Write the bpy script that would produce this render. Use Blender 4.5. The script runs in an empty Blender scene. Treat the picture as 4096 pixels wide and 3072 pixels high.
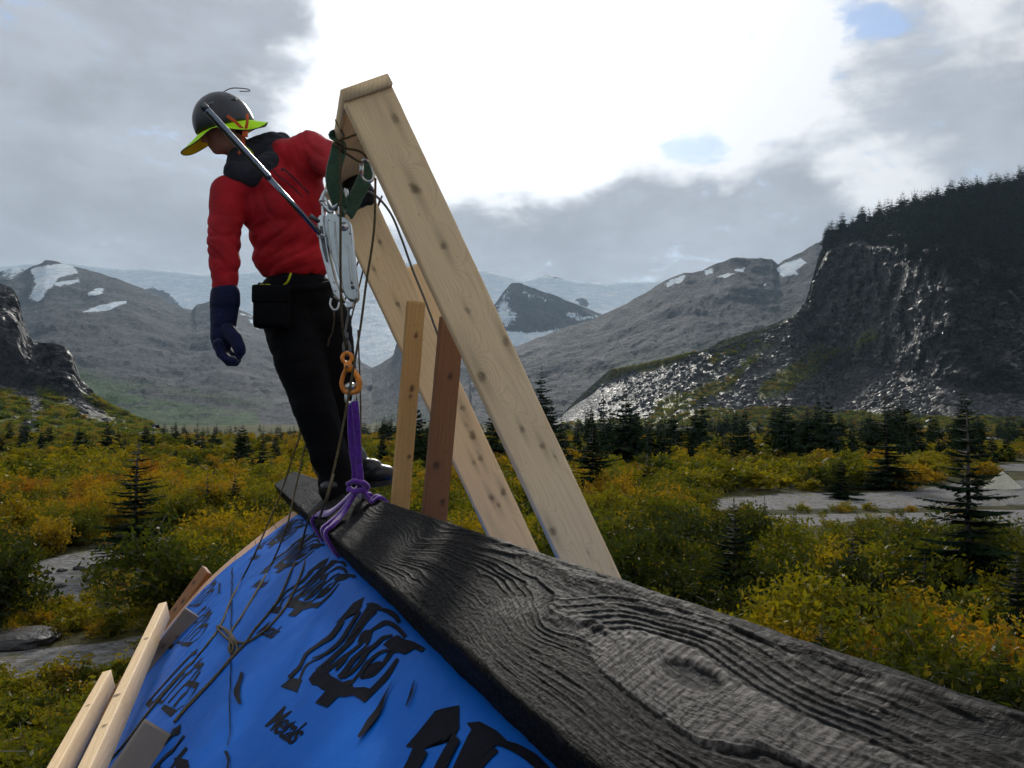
import bpy, bmesh, math, random
import numpy as np
from mathutils import Vector, Matrix

SC = bpy.context.scene
COL = SC.collection
R = math.radians

# ------------------------------------------------------------------ camera, sky, sun, exposure
F, CX, CY, HORIZON = 828.0, 512.0, 384.0, 420.0      # focal length and principal point of the 1024 x 768 frame
HC = 5.6                                             # lens height above the valley floor
PITCH = math.atan((HORIZON - CY) / F)
CAM = np.array([0.0, 0.0, HC])
cam_data = bpy.data.cameras.new('camera')
cam = bpy.data.objects.new('camera', cam_data); COL.objects.link(cam)
cam.location = CAM
cam.rotation_euler = (R(90) + PITCH, 0, 0)
cam_data.sensor_width = 36.0
cam_data.lens = F / 1024.0 * 36.0
cam_data.clip_start = 0.02
cam_data.clip_end = 40000
SC.camera = cam

def ray(px, py):
    x, u = (px - CX) / F, -(py - CY) / F
    c, s = math.cos(PITCH), math.sin(PITCH)
    y, z = c - u * s, s + u * c
    return np.array([x / y, 1.0, z / y])
def U(px, py, d):                                     # the point d metres ahead that is seen at (px, py)
    return CAM + ray(px, py) * d
def ground_at(px, py, z=0.0):
    r = ray(px, py); return CAM + r * ((z - HC) / r[2])
def unit(v):
    v = np.asarray(v, float); return v / np.linalg.norm(v)

SUN_AZ, SUN_EL = R(-1.5), R(29.0)                     # straight ahead of the camera, behind thin cloud
SUN_DIR = np.array([math.sin(SUN_AZ) * math.cos(SUN_EL), math.cos(SUN_AZ) * math.cos(SUN_EL), math.sin(SUN_EL)])
sun_data = bpy.data.lights.new('sun', 'SUN')
sun_data.energy = 2.8
sun_data.angle = R(4.0)
sun_data.color = (1.0, 0.95, 0.86)
sun = bpy.data.objects.new('sun', sun_data); COL.objects.link(sun)
sun.rotation_euler = Vector(-SUN_DIR).to_track_quat('-Z', 'Y').to_euler()
sun.location = (0, 0, 60)

SC.view_settings.view_transform = 'Standard'
SC.view_settings.look = 'None'
SC.view_settings.gamma = 1.0
SC.view_settings.use_curve_mapping = False
SC.view_settings.exposure = 0.0
SC.render.engine = 'CYCLES'
SC.cycles.use_denoising = True
SC.cycles.max_bounces = 5
SC.cycles.use_adaptive_sampling = True
SC.cycles.adaptive_threshold = 0.03
SC.cycles.adaptive_min_samples = 8
SC.cycles.transparent_max_bounces = 8
SC.cycles.volume_bounces = 0
SC.cycles.caustics_reflective = False
SC.cycles.caustics_refractive = False
SC.cycles.sample_clamp_indirect = 6.0

# ------------------------------------------------------------------ node helpers
class NT:
    def __init__(self, tree):
        self.t = tree; self.n = tree.nodes; self.l = tree.links
    def put(self, sock, v):
        if v is None: return
        if isinstance(v, bpy.types.NodeSocket): self.l.new(v, sock)
        else:
            if isinstance(v, (tuple, list)) and sock.type == 'RGBA' and len(v) == 3: v = (*v, 1)
            sock.default_value = v
    def node(self, typ, props=None, **ins):
        n = self.n.new(typ)
        for k, v in (props or {}).items(): setattr(n, k, v)
        for k, v in ins.items():
            key = int(k[1:]) if k[0] == '_' and k[1:].isdigit() else k.replace('__', ' ')
            self.put(n.inputs[key], v)
        return n
    def math(self, op, a, b=None, c=None, clamp=False):
        n = self.n.new('ShaderNodeMath'); n.operation = op; n.use_clamp = clamp
        self.put(n.inputs[0], a); self.put(n.inputs[1], b); self.put(n.inputs[2], c)
        return n.outputs[0]
    def vmath(self, op, a, b=None):
        n = self.n.new('ShaderNodeVectorMath'); n.operation = op
        self.put(n.inputs[0], a); self.put(n.inputs[1], b)
        return n.outputs['Value'] if op in ('DOT_PRODUCT', 'LENGTH', 'DISTANCE') else n.outputs[0]
    def noise(self, vec, scale, detail=4, rough=0.55, dist=0.0):
        return self.node('ShaderNodeTexNoise', None, Vector=vec, Scale=scale, Detail=detail, Roughness=rough, Distortion=dist).outputs[0]
    def voronoi(self, vec, scale, feature='F1', out='Distance', rand=1.0):
        n = self.node('ShaderNodeTexVoronoi', {'feature': feature}, Vector=vec, Scale=scale, Randomness=rand)
        return n.outputs[out]
    def step(self, v, a, b, lo=0.0, hi=1.0, smooth=True):
        n = self.n.new('ShaderNodeMapRange'); n.interpolation_type = 'SMOOTHSTEP' if smooth else 'LINEAR'
        n.clamp = True
        for i, x in enumerate((v, a, b, lo, hi)): self.put(n.inputs[i], x)
        return n.outputs[0]
    def mix(self, f, a, b, mode='MIX'):
        n = self.n.new('ShaderNodeMix'); n.data_type = 'RGBA'; n.blend_type = mode; n.clamp_factor = True
        self.put(n.inputs[0], f); self.put(n.inputs[6], a); self.put(n.inputs[7], b)
        return n.outputs[2]
    def ramp(self, f, stops):
        n = self.n.new('ShaderNodeValToRGB'); cr = n.color_ramp
        while len(cr.elements) < len(stops): cr.elements.new(0.5)
        for e, (p, c) in zip(cr.elements, stops): e.position = p; e.color = (*c, 1)
        self.put(n.inputs[0], f); return n.outputs[0]
    def attr(self, name, out='Fac'):
        n = self.n.new('ShaderNodeAttribute'); n.attribute_name = name; return n.outputs[out]
    def scale(self, vec, s):
        n = self.n.new('ShaderNodeVectorMath'); n.operation = 'MULTIPLY'
        self.put(n.inputs[0], vec); n.inputs[1].default_value = s; return n.outputs[0]
    def bump(self, h, strength=0.4, dist=0.01, normal=None):
        return self.node('ShaderNodeBump', None, Height=h, Strength=strength, Distance=dist, Normal=normal).outputs[0]

# ------------------------------------------------------------------ sky: Nishita behind broken cloud
world = bpy.data.worlds.new('World'); SC.world = world; world.use_nodes = True
def build_world():
    w = NT(world.node_tree); w.n.clear()
    sky = w.node('ShaderNodeTexSky', {'sky_type': 'NISHITA', 'sun_disc': False})
    sky.sun_elevation = SUN_EL; sky.sun_rotation = SUN_AZ
    sky.altitude = 900; sky.air_density = 1.0; sky.dust_density = 0.6
    geo = w.n.new('ShaderNodeTexCoord').outputs['Generated']
    d = w.vmath('NORMALIZE', geo)
    # cloud texture on the direction, flattened so cloud bases run level
    stretched = w.scale(d, (1.0, 1.0, 2.1))
    n1 = w.noise(stretched, 2.6, 5, 0.58, 0.35)
    n2 = w.noise(stretched, 7.5, 5, 0.6, 0.2)
    n3 = w.noise(stretched, 19.0, 4, 0.6, 0.3)
    nn = w.math('ADD', w.math('ADD', w.math('MULTIPLY', n1, 0.52), w.math('MULTIPLY', n2, 0.30)), w.math('MULTIPLY', n3, 0.18))
    def blob(px, py, radius_px, warp=0.0):
        v = unit(ray(px, py)); c = w.vmath('DOT_PRODUCT', d, tuple(v))
        k = 0.5 * (radius_px / F) ** 2                     # 1 - cos(angle)
        return w.math('POWER', math.e, w.math('DIVIDE', w.math('SUBTRACT', c, 1.0), k))
    def total(items):
        acc = None
        for px, py, r, a in items:
            b = w.math('MULTIPLY', blob(px, py, r), a)
            acc = b if acc is None else w.math('ADD', acc, b)
        return acc
    # dark undersides (positive) and thin, bright cover round the sun (negative)
    shade = total([(40, 190, 160, .42), (150, 90, 120, .10), (-60, 60, 160, .22), (270, 20, 70, .20), (90, 240, 120, .22),
                   (640, 216, 76, .78), (560, 262, 90, .46), (745, 246, 90, .70), (800, 210, 40, .30), (480, 225, 60, .42), (450, 262, 60, .26), (840, 262, 60, .3),
                   (850, 78, 62, .26), (985, 120, 70, .30), (940, 60, 60, .12), (1090, 90, 110, .22),
                   (560, 70, 215, -.66), (740, 95, 105, -.46), (600, 130, 75, -.34), (880, 165, 50, -.42), (330, 110, 60, -.36), (770, 30, 60, -.34), (980, 10, 55, -.40), (470, 150, 70, -.36), (640, 160, 60, -.25)])
    g = w.step(w.math('ADD', w.math('MULTIPLY', w.math('SUBTRACT', nn, 0.5), 3.0), w.math('ADD', shade, 0.30)), -0.04, 0.44)
    detail = w.step(n2, 0.25, 0.75, 0.82, 1.16)
    sund = w.vmath('DOT_PRODUCT', d, tuple(SUN_DIR))
    glow = w.math('ADD', w.math('MULTIPLY', w.math('POWER', w.math('MAXIMUM', sund, 0.0), 14.0), 0.75),
                  w.math('MULTIPLY', w.math('POWER', w.math('MAXIMUM', sund, 0.0), 120.0), 1.8))
    white = w.mix(1.0, (0.80, 0.815, 0.84), w.node('ShaderNodeCombineColor', None, Red=w.math('ADD', 1.0, glow), Green=w.math('ADD', 1.0, glow), Blue=w.math('ADD', 1.0, glow)).outputs[0], 'MULTIPLY')
    grey = w.mix(1.0, (0.455, 0.49, 0.55), w.node('ShaderNodeCombineColor', None, Red=detail, Green=detail, Blue=detail).outputs[0], 'MULTIPLY')
    cloud = w.mix(g, white, grey)
    # gaps of open sky
    hole = total([(698, 150, 22, .80), (725, 149, 17, .55), (668, 150, 15, .55), (868, 14, 24, .75), (838, 8, 16, .5), (890, 30, 14, .35), (852, 36, 12, .3)])
    hole = w.step(w.math('ADD', hole, w.math('MULTIPLY', w.math('SUBTRACT', w.math('ADD', w.math('MULTIPLY', n2, 0.5), w.math('MULTIPLY', n3, 0.5)), 0.5), 4.0)), 0.25, 0.95)
    bg_sky = w.node('ShaderNodeBackground', None, Color=sky.outputs[0], Strength=0.14)
    bg_cloud = w.node('ShaderNodeBackground', None, Color=cloud, Strength=1.0)
    mx = w.node('ShaderNodeMixShader', None, _0=w.math('SUBTRACT', 1.0, w.math('MULTIPLY', hole, 0.95)), _1=bg_sky.outputs[0], _2=bg_cloud.outputs[0])
    out = w.n.new('ShaderNodeOutputWorld'); w.l.new(mx.outputs[0], out.inputs[0])
build_world()

# ------------------------------------------------------------------ scene helpers
ORG = {}
def tag(o, label=None, cat=None, group=None, kind=None):
    if label: o['label'] = label
    if cat: o['category'] = cat
    if group: o['group'] = group
    if kind: o['kind'] = kind
    return o
def thing(name, label, cat, loc, group=None):
    o = bpy.data.objects.new(name, None); COL.objects.link(o)
    o.empty_display_size = 0.1
    o.location = [float(a) for a in loc]; ORG[o] = np.array(loc, float)
    return tag(o, label, cat, group)
def mk(name, V, Fc, mat, parent=None, smooth=True, attrs=None, origin=None, flip=False):
    """one mesh object; V world coordinates, Fc an array of quads / tris or a list of index lists"""
    V = np.asarray(V, float)
    org = ORG[parent] if parent is not None else (np.zeros(3) if origin is None else np.asarray(origin, float))
    me = bpy.data.meshes.new(name)
    L = V - org
    if isinstance(Fc, np.ndarray):
        m, k = Fc.shape
        me.vertices.add(len(L)); me.vertices.foreach_set('co', L.astype(np.float32).ravel())
        me.loops.add(m * k); me.loops.foreach_set('vertex_index', Fc.astype(np.int32).ravel())
        me.polygons.add(m); me.polygons.foreach_set('loop_start', (np.arange(m) * k).astype(np.int32))
        me.update(calc_edges=True)
    else:
        me.from_pydata(L.tolist(), [], [list(map(int, f)) for f in Fc]); me.update()
    if flip: me.flip_normals()
    if smooth: me.polygons.foreach_set('use_smooth', np.ones(len(me.polygons), bool))
    for k, a in (attrs or {}).items():
        a = np.asarray(a, np.float32)
        if a.ndim == 1:
            at = me.attributes.new(k, 'FLOAT', 'POINT'); at.data.foreach_set('value', a)
        else:
            at = me.attributes.new(k, 'FLOAT_COLOR', 'POINT')
            at.data.foreach_set('color', np.concatenate([a, np.ones((len(a), 1), np.float32)], 1).ravel())
    me.validate()
    if mat is not None: me.materials.append(mat)
    o = bpy.data.objects.new(name, me); COL.objects.link(o)
    if parent is not None: o.parent = parent
    else: o.location = org
    ORG[o] = org
    return o
def join(items):
    Vs, Fs, n = [], [], 0
    for V, Fc in items:
        Vs.append(np.asarray(V, float)); Fs += [[int(i) + n for i in f] for f in Fc]; n += len(V)
    return np.concatenate(Vs), Fs
def grid_faces(nr, nc, close=False):
    r = np.arange(nr - 1)[:, None]; c = np.arange(nc if close else nc - 1)[None, :]
    a = r * nc + c; b = r * nc + (c + 1) % nc
    return np.stack([a, b, b + nc, a + nc], -1).reshape(-1, 4)
def frame_of(axis, hint=(0, 0, 1)):
    a = unit(axis); h = np.asarray(hint, float)
    if abs(a @ unit(h)) > 0.97: h = np.array([1.0, 0, 0])
    u = unit(np.cross(h, a)); v = np.cross(a, u)
    return u, v, a
def box(c, ax, half, bev=0.0):
    """box with chamfered edges; ax: three unit rows, half: half sizes"""
    c = np.asarray(c, float); ax = np.asarray(ax, float)
    bm = bmesh.new(); bmesh.ops.create_cube(bm, size=2.0)
    for v in bm.verts: v.co = Vector((v.co.x * half[0], v.co.y * half[1], v.co.z * half[2]))
    if bev > 0: bmesh.ops.bevel(bm, geom=bm.edges[:], offset=bev, segments=2, profile=0.6, affect='EDGES')
    bm.verts.index_update()
    V = np.array([v.co[:] for v in bm.verts]) @ ax + c
    Fc = [[v.index for v in f.verts] for f in bm.faces]; bm.free()
    return V, Fc
def tube(path, rad, seg=8, cap=True, squash=1.0, hint=(0, 0, 1)):
    P = np.asarray(path, float); n = len(P)
    r = np.full(n, float(rad)) if np.ndim(rad) == 0 else np.asarray(rad, float)
    T = np.gradient(P, axis=0); T /= np.linalg.norm(T, axis=1)[:, None] + 1e-12
    u, v, _ = frame_of(T[0], hint); V = []
    ang = np.linspace(0, 2 * np.pi, seg, endpoint=False)
    for i in range(n):
        u = unit(u - T[i] * (u @ T[i])); v = np.cross(T[i], u)
        V.append(P[i] + r[i] * (np.cos(ang)[:, None] * u + squash * np.sin(ang)[:, None] * v))
    V = np.concatenate(V); Fc = grid_faces(n, seg, True).tolist()
    if cap: Fc += [list(range(seg))[::-1], [(n - 1) * seg + i for i in range(seg)]]
    return V, Fc
def smooth_path(pts, n=40, closed=False):
    """Catmull-Rom through the points"""
    P = np.asarray(pts, float)
    if closed: P = np.concatenate([P[-1:], P, P[:2]])
    else: P = np.concatenate([2 * P[:1] - P[1:2], P, 2 * P[-1:] - P[-2:-1]])
    m = len(P) - 3; t = np.linspace(0, m - 1e-6, n); i = t.astype(int); f = (t - i)[:, None]
    a, b, c, d = P[i], P[i + 1], P[i + 2], P[i + 3]
    return 0.5 * (2 * b + (c - a) * f + (2 * a - 5 * b + 4 * c - d) * f ** 2 + (3 * b - a - 3 * c + d) * f ** 3)
def lathe(profile, c, axis, seg=16, hint=(0, 0, 1)):
    """profile: (radius, height) pairs about an axis"""
    u, v, a = frame_of(axis, hint); ang = np.linspace(0, 2 * np.pi, seg, endpoint=False); V = []
    for r, h in profile: V.append(np.asarray(c) + a * h + max(r, 1e-5) * (np.cos(ang)[:, None] * u + np.sin(ang)[:, None] * v))
    n = len(profile); Fc = grid_faces(n, seg, True).tolist()
    Fc += [list(range(seg))[::-1], [(n - 1) * seg + i for i in range(seg)]]
    return np.concatenate(V), Fc
def ellipsoid(c, ax, half, nu=16, nv=10):
    ph = np.linspace(0, np.pi, nv)[:, None]; th = np.linspace(0, 2 * np.pi, nu, endpoint=False)[None]
    S = np.stack([np.sin(ph) * np.cos(th), np.sin(ph) * np.sin(th), np.cos(ph) + 0 * th], -1).reshape(-1, 3)
    V = (S * np.asarray(half)) @ np.asarray(ax, float) + np.asarray(c, float)
    return V, grid_faces(nv, nu, True)[:, ::-1].tolist()
def prism(outline, c, u, v, thick, bev=0.0):
    """2-D outline in the plane (u, v) at c, given a thickness along u x v"""
    n = np.cross(u, v); O = np.asarray(outline, float)
    bm = bmesh.new()
    vs = [bm.verts.new(np.asarray(c) + u * a + v * b - n * thick / 2) for a, b in O]
    f = bm.faces.new(vs); ex = bmesh.ops.extrude_face_region(bm, geom=[f])
    for e in ex['geom']:
        if isinstance(e, bmesh.types.BMVert): e.co += Vector(n * thick)
    bmesh.ops.recalc_face_normals(bm, faces=bm.faces[:])
    if bev > 0:
        ed = [e for e in bm.edges if len(e.link_faces) == 2 and e.calc_face_angle(0) > 0.6]
        bmesh.ops.bevel(bm, geom=ed, offset=bev, segments=2, profile=0.6, affect='EDGES')
    bm.verts.index_update()
    V = np.array([x.co[:] for x in bm.verts]); Fc = [[x.index for x in f.verts] for f in bm.faces]; bm.free()
    return V, Fc

# gradient noise on arrays
_rng = np.random.RandomState(7)
_perm = np.tile(_rng.permutation(256), 3); _grad = _rng.normal(size=(256, 3)); _grad /= np.linalg.norm(_grad, axis=1)[:, None]
def pnoise(P):
    P = np.asarray(P, float); i = np.floor(P).astype(int); f = P - i; i &= 255
    w = f * f * f * (f * (f * 6 - 15) + 10); out = 0
    for dx in (0, 1):
        for dy in (0, 1):
            for dz in (0, 1):
                h = _perm[_perm[_perm[(i[..., 0] + dx) & 255] + ((i[..., 1] + dy) & 255)] + ((i[..., 2] + dz) & 255)]
                g = _grad[h]; dd = ((f - (dx, dy, dz)) * g).sum(-1)
                ww = (w[..., 0] if dx else 1 - w[..., 0]) * (w[..., 1] if dy else 1 - w[..., 1]) * (w[..., 2] if dz else 1 - w[..., 2])
                out = out + ww * dd
    return out * 1.5
def fbm(P, oct=5, gain=0.5, lac=2.03, ridged=False):
    P = np.asarray(P, float); s, a, tot = 0, 1.0, 0
    for k in range(oct):
        n = pnoise(P + 17.3 * k); s = s + a * ((1 - 2 * np.abs(n)) if ridged else n); tot += a; a *= gain; P = P * lac
    return s / tot
def sstep(a, b, x):
    t = np.clip((x - a) / (b - a), 0, 1); return t * t * (3 - 2 * t)
def project(P):
    P = np.asarray(P, float) - CAM; c, s = math.cos(PITCH), math.sin(PITCH)
    dep = P[..., 1] * c + P[..., 2] * s; up = -P[..., 1] * s + P[..., 2] * c
    return np.stack([CX + F * P[..., 0] / dep, CY - F * up / dep], -1)
def in_poly(X, Y, poly):
    ins = np.zeros(X.shape, bool); n = len(poly); j = n - 1
    for i in range(n):
        (xi, yi), (xj, yj) = poly[i], poly[j]
        c = ((yi > Y) != (yj > Y)) & (X < (xj - xi) * (Y - yi) / (yj - yi + 1e-12) + xi); ins ^= c; j = i
    return ins
def poly_dist(X, Y, poly, closed=True):
    """signed distance to a polygon, negative inside"""
    d = np.full(X.shape, 1e9); n = len(poly)
    for i in range(n if closed else n - 1):
        a, b = np.array(poly[i]), np.array(poly[(i + 1) % n]); e = b - a
        t = np.clip(((X - a[0]) * e[0] + (Y - a[1]) * e[1]) / (e @ e + 1e-12), 0, 1)
        d = np.minimum(d, np.hypot(X - a[0] - t * e[0], Y - a[1] - t * e[1]))
    return np.where(in_poly(X, Y, poly), -d, d) if closed else d

# ------------------------------------------------------------------ materials of the land
def material(name):
    m = bpy.data.materials.new(name); m.use_nodes = True
    t = NT(m.node_tree); t.n.clear()
    out = t.n.new('ShaderNodeOutputMaterial')
    return m, t, out
def principled(t, out, **kw):
    p = t.node('ShaderNodeBsdfPrincipled', None, **kw); t.l.new(p.outputs[0], out.inputs[0]); return p

def mountain_material():
    m, t, out = material('mountain_rock')
    pos = t.n.new('ShaderNodeNewGeometry').outputs['Position']
    q = t.scale(pos, (1.0, 0.22, 1.0))
    a = t.noise(q, 0.006, 7, 0.62, 0.8); b = t.noise(q, 0.026, 7, 0.68, 0.3); c = t.noise(q, 0.13, 4, 0.7)
    strata = t.noise(t.scale(pos, (0.011, 0.003, 0.018)), 1.0, 7, 0.66, 1.2)
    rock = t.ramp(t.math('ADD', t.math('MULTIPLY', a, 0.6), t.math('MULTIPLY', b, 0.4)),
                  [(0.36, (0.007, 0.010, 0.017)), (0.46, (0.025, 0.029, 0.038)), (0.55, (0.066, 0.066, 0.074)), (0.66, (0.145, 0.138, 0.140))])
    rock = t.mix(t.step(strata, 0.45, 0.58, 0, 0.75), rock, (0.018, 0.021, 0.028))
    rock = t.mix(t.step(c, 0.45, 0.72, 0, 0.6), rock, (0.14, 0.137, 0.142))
    veg = t.math('MULTIPLY', t.attr('veg'), t.step(b, 0.28, 0.52))
    vcol = t.ramp(c, [(0.3, (0.020, 0.060, 0.020)), (0.55, (0.040, 0.095, 0.022)), (0.75, (0.10, 0.13, 0.03))])
    col = t.mix(veg, rock, vcol)
    snow = t.step(t.math('ADD', t.attr('snow'), t.math('MULTIPLY', t.math('SUBTRACT', t.math('ADD', t.math('MULTIPLY', b, 0.6), t.math('MULTIPLY', c, 0.4)), 0.5), 2.2)), 0.42, 0.60)
    ice = t.mix(t.step(t.noise(t.scale(pos, (0.01, 0.01, 0.05)), 1.0, 6, 0.7, 1.0), 0.35, 0.6), (0.90, 0.93, 0.96), (0.62, 0.74, 0.82))
    col = t.mix(snow, col, ice)
    h = t.math('ADD', t.math('MULTIPLY', b, 0.7), t.math('MULTIPLY', c, 0.3))
    nrm = t.bump(h, 1.0, 45.0)
    principled(t, out, Base__Color=col, Roughness=0.85, Normal=nrm, Specular__IOR__Level=0.12)
    return m
def crag_material():
    m, t, out = material('crag_rock')
    pos = t.n.new('ShaderNodeNewGeometry').outputs['Position']
    a = t.noise(pos, 0.03, 8, 0.65, 0.5); b = t.noise(pos, 0.22, 6, 0.7)
    v = t.voronoi(t.scale(pos, (0.16, 0.16, 0.09)), 1.0, 'DISTANCE_TO_EDGE')
    rock = t.ramp(t.math('ADD', t.math('MULTIPLY', a, 0.5), t.math('MULTIPLY', b, 0.5)),
                  [(0.32, (0.008, 0.008, 0.010)), (0.47, (0.026, 0.025, 0.027)), (0.57, (0.062, 0.058, 0.057)), (0.72, (0.16, 0.15, 0.14))])
    rock = t.mix(t.step(v, 0.0, 0.06, 0.7, 0.0), rock, (0.012, 0.012, 0.014))
    veg = t.math('MULTIPLY', t.attr('veg'), t.step(t.noise(pos, 0.09, 6, 0.65), 0.36, 0.5))
    vc = t.ramp(t.noise(pos, 0.35, 4, 0.6), [(0.3, (0.06, 0.085, 0.012)), (0.55, (0.20, 0.20, 0.022)), (0.75, (0.34, 0.26, 0.03))])
    wood = t.attr('wood')
    col = t.mix(veg, rock, vc)
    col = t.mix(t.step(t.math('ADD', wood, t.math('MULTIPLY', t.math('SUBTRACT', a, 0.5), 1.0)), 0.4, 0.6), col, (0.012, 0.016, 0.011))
    h = t.math('ADD', t.math('MULTIPLY', b, 0.6), t.math('MULTIPLY', t.step(v, 0, 0.25), 0.5))
    rough = t.step(b, 0.35, 0.65, 0.7, 0.36)
    principled(t, out, Base__Color=col, Roughness=rough, Normal=t.bump(h, 1.0, 4.0), Specular__IOR__Level=0.15)
    return m
def boulder_material(name, lo, hi, rough):
    m, t, out = material(name)
    oi = t.n.new('ShaderNodeObjectInfo').outputs['Random']
    pos = t.n.new('ShaderNodeNewGeometry').outputs['Position']
    n = t.noise(pos, 0.9, 5, 0.65)
    col = t.mix(t.math('ADD', t.math('MULTIPLY', oi, 0.6), t.math('MULTIPLY', n, 0.4)), lo, hi)
    principled(t, out, Base__Color=col, Roughness=rough, Normal=t.bump(n, 0.6, 0.3), Specular__IOR__Level=0.16)
    return m
def ground_material():
    m, t, out = material('valley_ground')
    pos = t.n.new('ShaderNodeNewGeometry').outputs['Position']
    big = t.noise(pos, 0.16, 6, 0.6); mid = t.noise(pos, 1.3, 6, 0.65); fine = t.noise(pos, 9.0, 4, 0.7)
    soil = t.ramp(t.math('ADD', t.math('MULTIPLY', big, 0.45), t.math('MULTIPLY', mid, 0.55)),
                  [(0.3, (0.016, 0.017, 0.009)), (0.5, (0.045, 0.042, 0.016)), (0.62, (0.085, 0.075, 0.020)), (0.78, (0.13, 0.10, 0.03))])
    soil = t.mix(t.step(fine, 0.4, 0.75, 0, 0.5), soil, (0.02, 0.026, 0.010))
    peb = t.voronoi(pos, 7.0, 'F1', 'Color'); pd = t.voronoi(pos, 7.0)
    pg = t.n.new('ShaderNodeSeparateColor'); t.put(pg.inputs[0], peb)
    grav = t.mix(pg.outputs[0], (0.06, 0.06, 0.063), (0.23, 0.225, 0.225))
    grav = t.mix(t.step(mid, 0.35, 0.7, 0.0, 0.55), grav, (0.20, 0.185, 0.165))
    grav = t.mix(t.step(t.noise(pos, 0.55, 5, 0.6), 0.52, 0.66, 0.0, 0.75), grav, (0.115, 0.105, 0.045))
    g = t.step(t.math('ADD', t.attr('gravel'), t.math('MULTIPLY', t.math('SUBTRACT', mid, 0.5), 0.9)), 0.35, 0.65)
    col = t.mix(g, soil, grav)
    far = t.attr('far')
    turf = t.ramp(t.noise(pos, 0.05, 6, 0.6), [(0.3, (0.022, 0.032, 0.010)), (0.5, (0.060, 0.062, 0.014)), (0.7, (0.11, 0.09, 0.018))])
    col = t.mix(t.math('MULTIPLY', far, 0.8), col, turf)
    h = t.mix(g, fine, t.math('SUBTRACT', 1.0, pd))
    principled(t, out, Base__Color=col, Roughness=0.9, Normal=t.bump(h, 0.8, 0.06), Specular__IOR__Level=0.08)
    return m
M_MOUNT, M_CRAG, M_GROUND = mountain_material(), crag_material(), ground_material()
M_TALUS = boulder_material('talus_stone', (0.016, 0.016, 0.018), (0.10, 0.095, 0.092), 0.5)
M_BOULDER = boulder_material('pale_boulder', (0.12, 0.118, 0.116), (0.24, 0.235, 0.225), 0.6)

def lerp_pts(pts, x):
    p = np.asarray(pts, float); return np.interp(x, p[:, 0], p[:, 1])

# ------------------------------------------------------------------ valley floor
GRAVEL_PX = {
    'near_left': [(28, 562), (60, 553), (110, 543), (140, 535), (186, 534), (190, 541), (162, 562), (150, 582), (105, 568), (86, 577), (82, 592), (72, 602), (44, 602), (50, 586), (28, 578)],
    'low_left': [(-70, 655), (40, 645), (100, 640), (150, 632), (150, 655), (125, 666), (100, 674), (70, 668), (30, 674), (-70, 692)],
    'track': [(690, 502), (715, 498), (807, 492), (914, 489), (946, 484), (1024, 481), (1100, 478), (1100, 500), (1024, 500), (893, 505), (775, 509), (700, 508)],
    'track_low': [(735, 516), (871, 511), (946, 507), (1024, 505), (1100, 505), (1100, 530), (1024, 527), (978, 524), (871, 518), (807, 527), (770, 524)],
    'bar': [(978, 466), (1010, 464), (1100, 463), (1100, 470), (1024, 471), (985, 471)],
    'floor_gap': [(180, 448), (280, 442), (300, 446), (200, 454)],
}
GRAVEL = {k: [tuple(ground_at(x, y)[:2]) for x, y in v] for k, v in GRAVEL_PX.items()}
def gravel_mask(X, Y):
    g = np.zeros(X.shape)
    for k, poly in GRAVEL.items():
        soft = 0.5 if k in ('near_left', 'low_left') else 1.2
        g = np.maximum(g, sstep(soft, -soft, poly_dist(X, Y, poly)))
    return g
def ground_z(X, Y):
    X = np.asarray(X, float); Y = np.asarray(Y, float)
    P = np.stack([X, Y, np.zeros_like(X)], -1); r = np.hypot(X, Y)
    z = 0.28 * fbm(P / 6.0, 3) + 0.7 * fbm(P / 34.0, 3) * sstep(15, 60, r) + 2.2 * fbm(P / 120.0, 3) * sstep(80, 300, r)
    return z * (1 - 0.75 * gravel_mask(X, Y)) - 0.1
def build_ground():
    r = np.concatenate([np.geomspace(1.5, 10, 12), np.geomspace(10.4, 420, 210), np.geomspace(450, 10000, 26)])
    th = np.concatenate([np.linspace(-180, -48, 34), np.linspace(-46, 46, 230), np.linspace(48, 180, 34)])
    A = np.radians(th)[None]; X = r[:, None] * np.sin(A); Y = r[:, None] * np.cos(A)
    Z = ground_z(X, Y)
    V = np.stack([X, Y, Z], -1).reshape(-1, 3)
    o = mk('ground', V, grid_faces(len(r), len(th))[:, ::-1], M_GROUND,
           attrs={'gravel': gravel_mask(X, Y).ravel(), 'far': sstep(130, 330, np.hypot(X, Y)).ravel()})
    tag(o, kind='structure')
build_ground()

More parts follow.
